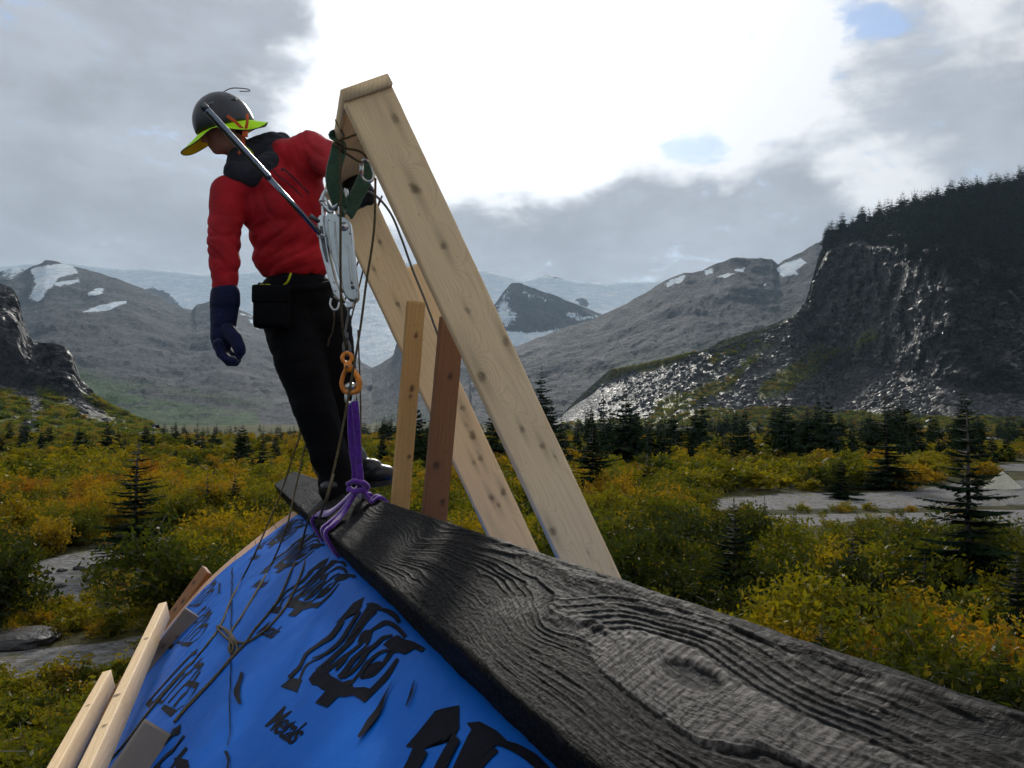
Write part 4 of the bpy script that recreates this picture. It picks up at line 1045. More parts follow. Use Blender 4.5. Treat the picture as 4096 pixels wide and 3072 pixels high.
HUT = thing('mountain_hut', 'arched hut roof under blue printed underlayment, seen along its ridge', 'hut', RIDGE + RUN * -.5 + np.array([0, 0, -(RIDGE[2])]))
def build_roof():
    NEAR = -3.6
    # deck boards run along the hut; their sawn ends show beyond the sheet at the gable
    rg = np.random.RandomState(2); a = .03; k = 0
    while a < PARC[-1] - .15:
        w = .135 + .02 * rg.rand(); b = a + w - .004; end = GABLE_S + .47 + rg.normal(0, .006)
        aa = np.linspace(a, b, 4); top = [on_roof(aa, np.full(4, s), -.010, False) for s in (NEAR, -1, 1.0, GABLE_S - .2, end - .003)]; top.append(on_roof(aa, np.full(4, end), -.012, False))
        bot = [on_roof(aa[::-1], np.full(4, s), -.034, False) for s in (NEAR, -1, 1.0, GABLE_S - .2, end - .003)]; bot.append(on_roof(aa[::-1], np.full(4, end), -.032, False))
        rings = [np.concatenate([u, v]) for u, v in zip(top, bot)]; V = np.concatenate(rings); Fc = grid_faces(6, 8, True).tolist() + [list(range(8))[::-1], [40 + i for i in range(8)]]
        sv = np.repeat(np.array([NEAR, -1, 1, GABLE_S - .2, end - .003, end]), 8); wv = np.tile(np.concatenate([aa, aa[::-1]]), 6)
        uvw = np.stack([sv + k * 3.1, wv, np.full(len(sv), k * .7)], -1); z = np.zeros(len(sv))
        mk('deck_board', V, Fc, M_DECK, HUT, False, {'wood_uv': uvw, 'knot': z, 'core': z, 'bow': z + k * .37}); a += w; k += 1
    # the sheet
    av = np.concatenate([np.linspace(-.15, .3, 46), np.linspace(.31, 2.2, 110), np.linspace(2.26, PARC[-1] - .05, 40)])
    sv = np.concatenate([np.linspace(NEAR, -2.6, 12), np.linspace(-2.58, GABLE_S, 260)])
    Sg, Ag = np.meshgrid(sv, av, indexing='ij')
    edge = .012 * fbm(np.stack([av * 3, 0 * av, 0 * av], -1), 3) + .055 * sstep(.42, .45, av)
    Sg = Sg + sstep(1.6, GABLE_S, Sg) * edge[None]
    V = on_roof(Ag, Sg, .002)
    o = mk('underlayment', V.reshape(-1, 3), grid_faces(len(sv), len(av)), M_BLUE, HUT, True)
    md = o.modifiers.new('thickness', 'SOLIDIFY'); md.thickness = .0015; md.offset = -1
    # other slope, out of sight behind the beam
    l, h = PROF[:, 0], PROF[:, 1]; keep = (PARC > .02); l, h = -l[keep] - .24, h[keep]
    ss = np.linspace(NEAR, GABLE_S, 20); V = RIDGE + l[None, :, None] * SIDE + h[None, :, None] * DOWN + ss[:, None, None] * RUN
    o2 = mk('underlayment', V.reshape(-1, 3), grid_faces(20, len(l)), M_BLUE, HUT, True, flip=True); md = o2.modifiers.new('thickness', 'SOLIDIFY'); md.thickness = .0015
    # gable wall
    q = np.concatenate([np.stack([PROF[:, 0], PROF[:, 1] + .05], 1)[PARC > 0][::6], [[PROF[-1, 0], PROF[-1, 1]]]]); left = q; right = np.stack([-q[::-1, 0] - .24, q[::-1, 1]], 1); ol = np.concatenate([left, right])
    V, Fc = prism(ol, RIDGE + RUN * (GABLE_S - .12), SIDE, DOWN, .04); mk('gable_wall', V, Fc, M_DECK, HUT, False, {'wood_uv': V, 'knot': 0 * V[:, 0], 'core': 0 * V[:, 0], 'bow': 0 * V[:, 0]})
    # ridge plate that shows in the gap under the beam
    for s0, s1, mt in ((-2.35, -1.78, M_RUST), (-1.75, -1.2, M_GREYB)):
        c = RIDGE - SIDE * .012 + DOWN * .020
        plank('ridge_plate', c + RUN * s0, c + RUN * s1, DOWN, .07, .03, mt, HUT, seed=s0)
    return o
SHEET = build_roof()

# ---- print on the sheet
Z1 = lambda x, y: ((1100 + x / 2.765) / 4, (2350 + y / 2.765) / 4)
Z6 = lambda x, y: ((100 + x / 1.4157) / 4, (1900 + y / 1.4157) / 4)
def stroke_poly(pts, w):
    P = smooth_path(pts, max(8, 5 * len(pts))) if len(pts) > 2 else np.array(pts, float)
    n = len(P); W = np.interp(np.linspace(0, 1, n), np.linspace(0, 1, len(w)), w) if np.ndim(w) else np.full(n, float(w))
    T = np.gradient(P, axis=0); T /= np.linalg.norm(T, axis=1)[:, None] + 1e-9; Nn = np.stack([-T[:, 1], T[:, 0]], 1) * W[:, None] / 2
    return np.concatenate([P + 1.4 * Nn, (P - 1.4 * Nn)[::-1]])
def quads_of_stroke(poly):
    n = len(poly) // 2; return [[i, i + 1, 2 * n - 2 - i, 2 * n - 1 - i] for i in range(n - 1)]
LOGO_POLY = [
    [(680, 415), (760, 345), (830, 285), (900, 225), (1040, 178), (1012, 290), (965, 345), (952, 290), (915, 262), (860, 285), (845, 335), (765, 408)],
    [(65, 1100), (185, 1000), (320, 1040), (265, 1185)],
    [(390, 1040), (450, 960), (560, 905), (640, 1000), (760, 1062), (850, 1030), (880, 1120), (1000, 1112), (1060, 1132), (1150, 1050), (1285, 955), (1300, 992), (1190, 1100), (1060, 1222), (1000, 1280), (870, 1200), (775, 1225), (715, 1222), (590, 1345), (455, 1290), (570, 1162), (520, 1140), (480, 1100), (425, 1095)],
    [(1230, 690), (1300, 632), (1400, 590), (1480, 640), (1580, 722), (1470, 790), (1405, 768), (1345, 772), (1300, 735)],
    [(1030, 530), (1125, 528), (1100, 610), (1052, 695), (1015, 640), (935, 645), (975, 565)],
    [(1060, 262), (1130, 245), (1205, 272), (1265, 332), (1180, 340), (1100, 402), (1000, 480), (880, 585), (770, 650), (890, 500), (1010, 372), (1080, 292)],
    [(690, 905), (720, 850), (800, 790), (840, 770), (790, 850), (700, 945), (680, 940)],
]
LOGO_STROKE = [
    ([(775, 400), (640, 560), (540, 625), (375, 735), (330, 800), (285, 885), (220, 950), (160, 1010)], (46, 26, 24, 30)),
    ([(990, 335), (860, 470), (720, 640), (560, 755), (420, 800)], (30, 34, 26, 10)),
    ([(540, 785), (400, 835), (340, 885), (305, 960), (280, 1040)], (8, 20, 22)),
    ([(1180, 355), (1050, 455), (930, 560), (760, 690), (600, 835), (470, 940)], (16, 32, 26)),
    ([(1180, 320), (1290, 335), (1365, 380), (1405, 445)], (20, 44, 30)),
    ([(1110, 535), (1190, 500), (1280, 458), (1385, 500), (1480, 605)], (20, 40, 34)),
    ([(1000, 640), (880, 720), (760, 800), (640, 900), (560, 960)], (22, 24, 26)),
    ([(900, 610), (740, 740), (600, 880), (530, 985)], (16, 24, 22)),
    ([(1210, 640), (1130, 690), (1040, 745), (960, 850), (860, 950), (760, 1010)], (24, 34, 28)),
    ([(1050, 700), (960, 765), (880, 830), (800, 940), (720, 1020)], (30, 38, 30)),
    ([(1330, 745), (1180, 775), (1060, 860), (985, 960), (960, 1020)], (14, 28, 26)),
    ([(960, 1020), (1090, 985), (1190, 905), (1275, 815), (1330, 745)], (20, 28, 44)),
    ([(1390, 830), (1290, 955), (1190, 1060)], (26, 44, 52)),
    ([(1040, 830), (950, 960), (860, 1065), (740, 1160)], (18, 24, 34)),
    ([(1210, 880), (1130, 900), (1050, 950), (1000, 1000)], (44, 60, 24)),
    ([(1460, 655), (1560, 685), (1670, 745)], (36, 50, 44)),
    ([(1340, 590), (1230, 620), (1120, 690)], (18, 30, 12)),
]
SIDE_POLY = [[(690, 1305), (715, 1268), (737, 1290), (712, 1327)], [(780, 1332), (800, 1308), (872, 1338), (830, 1376)], [(930, 1168), (996, 1185), (970, 1218), (912, 1196)], [(958, 1080), (1022, 1068), (1002, 1112), (968, 1100)], [(742, 1282), (770, 1270), (800, 1296), (775, 1306)], [(945, 1012), (980, 984), (976, 1012), (955, 1024)], [(880, 1130), (905, 1110), (915, 1135), (890, 1148)]]
SIDE_STROKE = [([(980, 990), (840, 1140), (700, 1300)], 6), ([(1002, 1012), (880, 1140), (735, 1300)], 5), ([(1012, 1040), (900, 1160), (790, 1290)], 6), ([(1022, 1078), (920, 1190), (820, 1300)], 5), ([(1002, 1120), (930, 1220), (850, 1320)], 6), ([(985, 1200), (930, 1280), (850, 1350)], 4)]
def to_sheet(pts, Z, jit=None):
    return np.array([sheet_hit(*Z(x, y)) for x, y in pts])
def print_mesh(polys, ds, da, lift):
    """polygons in sheet coordinates laid on the sheet, cut finely so that they follow it"""
    bm = bmesh.new()
    for k, (pts, quads) in enumerate(polys):
        vs = [bm.verts.new((p[0] + da, p[1] + ds, 0)) for p in pts]
        for q in quads:
            try: bm.faces.new([vs[i] for i in q])
            except ValueError: pass
    bmesh.ops.triangulate(bm, faces=bm.faces[:])
    A = np.array([v.co[:] for v in bm.verts]); lo, hi = A.min(0), A.max(0)
    for ax, stepw in ((0, .025), (1, .05)):
        for c in np.arange(math.floor(lo[ax] / stepw) * stepw, hi[ax], stepw)[1:]:
            no = [0, 0, 0]; no[ax] = 1; co = [0, 0, 0]; co[ax] = c
            bmesh.ops.bisect_plane(bm, geom=bm.verts[:] + bm.edges[:] + bm.faces[:], plane_co=co, plane_no=no, dist=1e-6)
    bad = [f for f in bm.faces if any(v.co.y > GABLE_S - .03 or v.co.x < -.13 for v in f.verts)]
    bmesh.ops.delete(bm, geom=bad, context='FACES')
    bm.verts.index_update()
    if not bm.faces: bm.free(); return None
    C = np.array([v.co[:] for v in bm.verts]); Fc = [[v.index for v in f.verts] for f in bm.faces]; bm.free()
    return on_roof(C[:, 0], C[:, 1], lift), Fc
def letters_polys(text, quad, Z):
    cu = bpy.data.curves.new('lettering', 'FONT'); cu.body = text; cu.offset = .02; cu.space_character = .92; cu.resolution_u = 3
    o = bpy.data.objects.new('lettering', cu); COL.objects.link(o); dg = bpy.context.evaluated_depsgraph_get(); me = bpy.data.meshes.new_from_object(o.evaluated_get(dg))
    V = np.array([v.co[:] for v in me.vertices]); Fc = [list(p.vertices) for p in me.polygons]; bpy.data.objects.remove(o)
    lo, hi = V.min(0), V.max(0); uv = (V - lo) / (hi - lo + 1e-9)
    q = np.array(quad, float); pix = ((1 - uv[:, :1]) * (1 - uv[:, 1:2]) * q[0] + uv[:, :1] * (1 - uv[:, 1:2]) * q[1] + uv[:, :1] * uv[:, 1:2] * q[2] + (1 - uv[:, :1]) * uv[:, 1:2] * q[3])
    return [(to_sheet(pix, Z), Fc)]
def build_print():
    logo = [(to_sheet(p, Z1), [list(range(len(p)))]) for p in LOGO_POLY]
    for pts, w in LOGO_STROKE: sp = stroke_poly(pts, w); logo.append((to_sheet(sp, Z1), quads_of_stroke(sp)))
    side = [(to_sheet(p, Z6), [list(range(len(p)))]) for p in SIDE_POLY]
    for pts, w in SIDE_STROKE: sp = stroke_poly(pts, w); side.append((to_sheet(sp, Z6), quads_of_stroke(sp)))
    word = letters_polys('Metals', [(1362, 1432), (1512, 1542), (1628, 1432), (1478, 1316)], Z6)
    lines = []
    for pts, w, Zf in (([(1180, 530), (1177, 800), (1174, 1100), (1172, 1320), (1165, 1550)], 4.5, Z6), ([(1152, 1580), (1165, 1625), (1168, 1700)], (14, 8), Z6), ([(1345, 1090), (1250, 1270), (1190, 1400), (1090, 1530), (960, 1700)], (3, 22, 40, 50, 20), Z1), ([(1605, 1110), (1560, 1230), (1490, 1370)], (6, 20, 10), Z1), ([(1240, 1130), (1215, 1240), (1230, 1310)], (10, 26, 12), Z6), ([(1110, 620), (1105, 680)], 6, Z6)):
        sp = stroke_poly(pts, w); lines.append((to_sheet(sp, Zf), quads_of_stroke(sp)))
    parts = [r for r in (print_mesh([(p, q)], 0, 0, .0078 + .0003 * j) for j, (p, q) in enumerate(lines)) if r]
    mk('crease_mark', *join(parts), M_INK, SHEET, True)
    s_of = lambda x, y: sheet_hit(*Z6(x, y))[1]
    period = .5 * (s_of(1335, 630) - s_of(1480, 1440))
    for k in range(-2, 6):
        for nm, polys, l0 in (('printed_emblem', logo, .0048), ('printed_emblem', side, .0048), ('printed_word', word, .0048)):
            parts = []
            for j, (pts, q) in enumerate(polys):
                r = print_mesh([(pts, q)], k * period, 0, l0 + (j % 9) * .00025)
                if r: parts.append(r)
            if parts:
                V, Fc = join(parts)
                if (project(V)[:, 1] < 790).any(): o = mk(nm, V, Fc, M_INK, SHEET, True)
build_print()

# ---- the ridge beam: weathered timber with raised grain round its knots
def beam_material():
    m, t, out = material('weathered_beam')
    uv = t.attr('wood_uv', 'Vector'); g = t.attr('groove_side_shade'); wh = t.attr('pale')
    f1 = t.noise(t.scale(uv, (11, 250, 250)), 1.0, 5, 0.72, .25); f2 = t.noise(t.scale(uv, (120, 160, 160)), 1.0, 4, 0.7); sp = t.noise(uv, 260.0, 3, 0.6); cut = t.noise(t.scale(uv, (150, 5, 5)), 1.0, 3, 0.6)
    col = t.ramp(t.math('ADD', t.math('MULTIPLY', f1, .55), t.math('MULTIPLY', f2, .45)), [(0.42, (0.0015, 0.0015, 0.0018)), (0.49, (0.005, 0.0046, 0.0044)), (0.56, (0.013, 0.0116, 0.0105)), (0.66, (0.065, 0.057, 0.051))])
    col = t.mix(wh, col, t.mix(t.step(t.math('ADD', t.math('MULTIPLY', f2, .5), t.math('MULTIPLY', cut, .5)), .38, .62), (0.022, .020, .0188), (0.19, 0.172, 0.158)))
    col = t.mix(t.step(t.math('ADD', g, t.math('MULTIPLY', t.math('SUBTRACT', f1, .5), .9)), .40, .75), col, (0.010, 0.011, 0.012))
    col = t.mix(t.step(t.noise(uv, 3.2, 4, .6), .55, .75, 0, .3), col, (0.035, 0.040, 0.032))
    h = t.math('ADD', t.math('ADD', t.math('MULTIPLY', f1, .9), t.math('MULTIPLY', sp, .35)), t.math('MULTIPLY', f2, .7))
    principled(t, out, Base__Color=col, Roughness=t.step(f2, .3, .7, .75, .5), Normal=t.bump(h, 0.9, 0.0028), Specular__IOR__Level=.06)
    return m
def build_beam():
    s = np.concatenate([-np.geomspace(3.35, 2.62, 10), np.linspace(-2.6, -1.2, 620), np.linspace(-1.196, .4, 380), np.linspace(.41, 4.5, 300)])
    hw, b = BWID / 2, .007; nt = 190
    wv = np.linspace(-hw + b, hw - b, nt)
    prof = [(w, 0.) for w in wv] + [(hw - .002, -.002), (hw, -b)] + [(hw, z) for z in np.linspace(-.02, -BTH + .02, 8)] + [(hw, -BTH + b), (hw - b, -BTH)] + [(w, -BTH) for w in np.linspace(hw - .02, -hw + .02, 10)] + [(-hw + b, -BTH), (-hw, -BTH + b)] + [(-hw, z) for z in np.linspace(-BTH + .012, -.012, 16)] + [(-hw, -b), (-hw + .002, -.002)]
    prof = np.array(prof); m = len(prof)
    Sg, K = np.meshgrid(s, np.arange(m), indexing='ij'); W = prof[K, 0]; T = prof[K, 1]
    top = (T == 0)
    # grain lines flow along the beam and part round the knots
    ph = W * 1.0 + .045 * fbm(np.stack([Sg * .9, W * 2, 0 * W], -1) + 3, 3) + .010 * fbm(np.stack([Sg * 5, W * 30, 0 * W], -1), 3)
    kn = np.zeros(Sg.shape)
    def sw(px, py):
        q = plane_hit(px, py, BL, BN) - (BL + BR) / 2; return q @ BD, q @ BW
    KN = [(*sw(545, 628), .042, 1.0), (*sw(690, 690), .05, 0.6), (-1.0, .01, .05, .8), (-.45, .03, .035, -.8), (.1, -.03, .04, .8), (-2.42, .05, .03, 1.0), (1.2, 0, .04, 1.), (2.3, .02, .05, -1.)]
    for ks, kw, kr, sg in KN:
        ds, dw = Sg - ks, W - kw; e = np.exp(-((ds / (kr * 3.0)) ** 2 + (dw / (kr * 1.25)) ** 2)); ph = ph + sg * kr * 1.15 * e
        kn = np.maximum(kn, np.exp(-((ds / (kr * .75)) ** 2 + (dw / (kr * .4)) ** 2)))
    lobe = np.array([sw(*p) for p in [(588, 645), (602, 634), (640, 632), (690, 648), (740, 685), (800, 718), (860, 742), (920, 770), (840, 780), (760, 745), (700, 742), (640, 700), (600, 668)]])
    swirl = np.array([sw(*p) for p in [(492, 612), (505, 598), (540, 600), (575, 612), (588, 630), (575, 642), (560, 622), (535, 612), (515, 620)]])
    dl = poly_dist(Sg * .22, W, [(a * .22, b) for a, b in lobe]); dw_ = poly_dist(Sg * .4, W, [(a * .4, b) for a, b in swirl])
    ph = ph - .5 * np.clip(dl, -.02, .0) + .014 * np.exp(-np.maximum(dl, 0) / .02)
    freq = 62 + 30 * fbm(np.stack([ph * 8, 0 * W, 0 * W], -1) + 5, 2)
    x = ph * 66 + 2.6 * fbm(np.stack([ph * 16, Sg * .35, 0 * W], -1), 3) + .25 * fbm(np.stack([Sg * 14, W * 60, 0 * W], -1), 2)
    saw = x - np.floor(x); thick = .16 + .09 * fbm(np.stack([np.floor(x) * 3.7, 0 * W, 0 * W], -1), 1)
    ridge = np.exp(-((saw - .5) / thick) ** 2)          # hard late wood stands proud in thin lines, soft early wood is worn away
    amp = (.12 + .88 * sstep(-.15, .40, fbm(np.stack([Sg * 2.4, W * 11, 0 * W], -1) + 8, 4) + .35 * W / hw + .10)) * (1 - .5 * sstep(-1.5, -.7, Sg)) * (.55 + .75 * sstep(-.3, .4, fbm(np.stack([Sg * 7, np.floor(x) * 5.1, 0 * W], -1), 2)))
    pale = sstep(.10, .34, fbm(np.stack([Sg * 1.6 + 2, (W + ph) * 5.0, 0 * W], -1) + 12, 3))
    pale = .15 * pale; jag = .004 * fbm(np.stack([Sg * 60, W * 90, 0 * W], -1), 3)
    pale = np.maximum(pale, .9 * sstep(.004, -.004, dl + 1.8 * jag)); pale = np.maximum(pale, .5 * sstep(.008, -.006, dw_ + 2 * jag))
    ks, kw = sw(690, 676); hole = sstep(1.3, .6, np.hypot((Sg - ks) / .05, (W - kw) / .013) + 30 * jag); pale *= 1 - hole; kn = np.maximum(kn, 1.6 * hole)
    lip = np.exp(-((dl + jag * .5) / .0022) ** 2); cont = 0 * lip; dark = 0 * lip
    for off, wd_, st in ((.0075, .0011, .8), (.0135, .0009, .7), (.0205, .0010, .75), (.0265, .0008, .5), (.0345, .0010, .6), (.043, .0009, .45)):
        side = sstep(-.01, .03, W + .012) * sstep(-2.75, -2.3, Sg) * sstep(-.6, -1.1, Sg); q_ = dl - off + .0012 * fbm(np.stack([Sg * 9, W * 0 + off * 99, 0 * W], -1), 3)
        cont = np.maximum(cont, st * side * np.exp(-(q_ / wd_) ** 2)); dark = np.maximum(dark, .8 * st * side * np.exp(-((q_ + .0030) / .0017) ** 2))
    rgh = fbm(np.stack([Sg * 40, W * 170, T * 170], -1), 4); pit = fbm(np.stack([Sg * 110, W * 130, T * 130], -1) + 6, 3)
    h = np.where(top, .0036 * amp * (1 - .72 * pale) * (ridge - .5) + .0012 * rgh * (1 - .4 * pale) + .0008 * pit + .0022 * pale + .0014 * lip + .0020 * cont - .0012 * dark - .0015 * hole + .004 * fbm(np.stack([Sg * 1.5, W * 12, 0 * W], -1), 3), .0016 * rgh + .001 * pit)
    groove_side_shade = np.where(top, amp * (1 - pale) * sstep(.45, .05, ridge) * .75 + .4 * kn, .40)  # worn grooves on top; on the other faces, shade put into the colour
    pale = np.maximum(pale, .45 * amp * sstep(.6, .95, ridge) * (.6 + .4 * rgh))
    pale = np.maximum(pale, np.maximum(.95 * lip * (Sg > -2.8), cont)); groove_side_shade = np.maximum(groove_side_shade * (1 - cont) * (1 - .8 * lip), np.where(top, dark, 0))
    c0 = (BL + BR) / 2
    rim = np.where(np.abs(W) > hw - .02, .0045 * fbm(np.stack([Sg * 9, 0 * W, W * 50], -1) + 1, 4), 0)
    nvec_w = np.where(~top & (np.abs(W) >= hw - 1e-9), np.sign(W), 0.0); nvec_n = np.where(top, 1.0, np.where(T <= -BTH + 1e-9, -1.0, 0.0))
    bump_t = T + h * nvec_n + np.where(top, -.0 + rim, 0)
    bump_w = W + h * nvec_w + rim * (~top)
    skew = np.where(Sg > 4.0, (Sg - 4.0) / .5 * .34 * (W / (2 * hw)), 0)
    V = c0 + (Sg + skew)[..., None] * BD + bump_w[..., None] * BW + bump_t[..., None] * BN
    Fc = grid_faces(len(s), m, True); n = len(s)
    caps = [list(range(m))[::-1], [(n - 1) * m + i for i in range(m)]]
    uvw = np.stack([Sg, W - .6 * T, T], -1).reshape(-1, 3)
    uvg = np.stack([Sg, np.where(top, ph, W - .6 * T), T], -1).reshape(-1, 3)
    o = mk('ridge_beam', V.reshape(-1, 3), Fc[:, ::-1].tolist() + [c[::-1] for c in caps], beam_material(), None, True, {'wood_uv': uvg, 'groove_side_shade': groove_side_shade.ravel(), 'pale': pale.ravel() * top.ravel()}, origin=c0)
    tag(o, 'heavy weathered grey beam with raised grain lying along the ridge towards the camera', 'beam')
build_beam()
def beam_pt(s, w, off=0.0, side='top'):
    """point on the beam's skin: s along, w across (-1..1)"""
    c0 = (BL + BR) / 2
    return c0 + BD * s + BW * (w * BWID / 2) + BN * off

# ================================================================== lifting frame, hoist, slings and ropes
M_STEEL = plain('galvanised_steel', (0.50, 0.53, 0.54), .30, .5, .95, (60, .12, .004), .12, vscale=18)
M_ALLOY = plain('cast_alloy_cover', (0.40, 0.44, 0.45), .30, .5, .95, (90, .15, .003), .10, vscale=14)
M_CHROME = plain('steel_tube', (0.13, 0.15, 0.19), .24, .5, .95, var=.1)
M_DARKST = plain('dark_steel', (0.10, 0.11, 0.12), .45, .5, .7, var=.3)
M_WIRE = plain('wire_rope', (0.16, 0.155, 0.15), .5, .5, .6, (300, .8, .004), .3, vscale=200)
M_ORANGE = plain('orange_paint', (0.62, 0.20, 0.012), .42, .5, 0, (50, .3, .003), .35, vscale=45)
M_PURPLE = plain('purple_sling_cloth', (0.095, 0.016, 0.26), .8, .2, 0, (180, .7, .004), .35, .5, vscale=60)
M_GREEN = plain('green_sling_cloth', (0.030, 0.075, 0.045), .85, .2, 0, (160, .6, .004), .25, .4)
M_ROPE = plain('olive_cord', (0.110, 0.085, 0.045), .85, .2, 0, (420, 1.0, .004), .35, vscale=150)
M_RED = None

def rope(name, pts, rad, mat, n=90, seg=6, label=None, cat=None, parent=None, group=None, twist=False):
    P = smooth_path(pts, n); r = np.full(n, rad)
    V, Fc = tube(P, r, seg)
    o = mk(name, V, Fc, mat, parent, True, origin=P[0] if parent is None else None)
    if label: tag(o, label, cat, group)
    return o

# ---- the frame: two legs in planes square to the beam and a plank across their tops
NEAR_TOP = U(342, 99, 2.55)
legs = {}
def leg(s_ref, left, right, extra, width=.176):
    """leg whose face is square to the beam; left / right are its edges in the picture"""
    c = [(plane_hit(*left[i], s_ref, BD) + plane_hit(*right[i], s_ref, BD)) / 2 for i in (0, 1)]
    ax = unit(c[1] - c[0]); wd = unit(np.cross(ax, BD)); wd = wd if wd[0] > 0 else -wd
    w = np.mean([abs((plane_hit(*right[i], s_ref, BD) - plane_hit(*left[i], s_ref, BD)) @ wd) for i in (0, 1)])
    return c[0], c[1] + ax * extra, ax, wd, float(w)
fr = thing('timber_gantry', 'leaning timber frame of two pale planks joined at the top, straddling the beam', 'gantry', U(600, 600, 2.75) - np.array([0, 0, .3]))
kn_near = [(.055, .55, .013), (.185, .08, .015), (.30, .15, .013), (.425, -.1, .007), (.505, .80, .013), (.545, -.72, .017), (.665, -.15, .009), (.71, .35, .010), (.86, -.78, .012), (.74, .62, .005), (.93, .2, .004)]
a0, a1, aax, awd, aw = leg(NEAR_TOP, [(342, 99), (559.5, 556)], [(395.5, 90), (620, 577)], .55)
plank('leg', a0 - aax * .0, a1, awd, aw, .038, M_SPRUCE, fr, [(u * .79, v, r) for u, v, r in kn_near], 1)
FAR_TOP = U(326, 190, 3.36)
b0, b1, bax, bwd, bw = leg(FAR_TOP, [(329, 196), (487, 531)], [(374, 195), (537, 548)], .55)
b0 = b0 - bax * (.03)
kn_far = [(.33, -.2, .009), (.36, .05, .006), (.22, -.55, .007), (.655, .55, .016), (.70, .35, .012), (.735, .42, .014), (.80, .3, .012), (.80, -.1, .009), (.91, -.05, .013), (.91, .62, .013), (.935, .1, .009), (.16, .3, .007)]
plank('leg', b0, b1, bwd, bw, .038, M_SPRUCE, fr, [(u * .72, v, r) for u, v, r in kn_far], 4)
# top plank lies on the leg ends, runs along the beam
t0 = a0 - aax * .0005 - BD * .012; t1 = b0 - bax * .001 + BD * .07
tl = np.linalg.norm(t1 - t0); tax = unit(t1 - t0); c = t0
def board(name, c, ax, wd, L, width, thick, mat, parent=None, seed=0, knots=(), label=None, cat=None, group=None):
    """sawn board about its centre c: ax along, wd across, third axis through"""
    ax = unit(ax); wd = unit(wd - ax * (np.asarray(wd) @ ax)); nm = np.cross(ax, wd); nl = int(np.clip(L / .012, 24, 160)); b = min(.003, thick * .2)
    hw, ht = width / 2, thick / 2; m1 = np.linspace(-hw + b, hw - b, 13)
    prof = [(x, ht) for x in m1] + [(hw, ht - b), (hw, 0), (hw, -ht + b)] + [(x, -ht) for x in m1[::-1]] + [(-hw, -ht + b), (-hw, 0), (-hw, ht - b)]
    prof = np.array(prof); m = len(prof); x = np.linspace(-L / 2, L / 2, nl); uu, vv = np.meshgrid(x, np.arange(m), indexing='ij'); W, T = prof[vv, 0], prof[vv, 1]
    rough = .001 * fbm(np.stack([uu * 9 + seed, W * 20, T * 30], -1), 3)
    V = np.asarray(c) + uu[..., None] * ax + (W + rough)[..., None] * wd + (T + rough)[..., None] * nm
    kn = np.zeros(uu.shape); core = kn.copy(); bow = .6 * fbm(np.stack([uu * .8 + seed, 0 * W + seed, 0 * W], -1), 2)
    for ku, kw, kr in knots:
        du, dw = uu - (ku - .5) * L, W - kw * hw; d = np.hypot(du / 1.25, dw); core = np.maximum(core, sstep(kr, kr * .55, d)); kn = np.maximum(kn, .75 * sstep(kr * 1.75, kr * .9, d)); bow += 1.6 * np.exp(-((du / (kr * 5)) ** 2 + (dw / (kr * 2.6)) ** 2))
    Fc = grid_faces(nl, m, True)[:, ::-1].tolist() + [list(range(m)), [(nl - 1) * m + i for i in range(m)][::-1]]
    uvw = np.stack([uu + seed * 1.7, W + .5 * T, T + seed], -1).reshape(-1, 3)
    o = mk(name, V.reshape(-1, 3), Fc, mat, parent, True, {'knot': kn.ravel(), 'core': core.ravel(), 'bow': bow.ravel(), 'wood_uv': uvw}, None if parent is not None else np.asarray(c) - ax * L / 2)
    if label: tag(o, label, cat, group)
    return o
TC = (t0 + t1) / 2 - aax * .020
board('top_plank', TC, t1 - t0, awd, tl, aw * 1.0, .038, M_SPRUCE, fr, 8, [(.4, .2, .012)])
# short piece nailed to the back of the far leg
q0 = plane_hit(412, 266, FAR_TOP + BD * .062, BD); q1 = plane_hit(450, 345, FAR_TOP + BD * .062, BD)
board('splice', (q0 + q1) / 2, q1 - q0, bwd, np.linalg.norm(q1 - q0), .10, .036, M_SPRUCE, fr, 12)
# the two upright props
def prop(px0, px1, depth, width, mat, label, seed, knots, extra=.3):
    p0, p1 = U(*px0, depth), U(*px1, depth); ax = unit(p1 - p0); L = np.linalg.norm(p1 - p0) + extra; wd = np.array([BD[1], -BD[0], 0.0])
    return board('prop', p0 + ax * L / 2, ax, wd, L, width, .038, mat, None, seed, knots, label, 'prop', 'upright props behind the lifting frame')
prop((416, 302), (400, 505), 3.18, .0685, M_YELLOW, 'narrow yellowed upright prop standing behind the beam, left of the brown one', 21, [(.12, .2, .006), (.31, .2, .007), (.34, .1, .005), (.55, .5, .006), (.75, .7, .006)])
prop((452, 318), (434, 518), 3.04, .090, M_BROWN, 'wet dark brown upright prop leaning behind the near plank', 23, [(.2, .2, .008), (.5, -.3, .010), (.62, .5, .008)], .35)

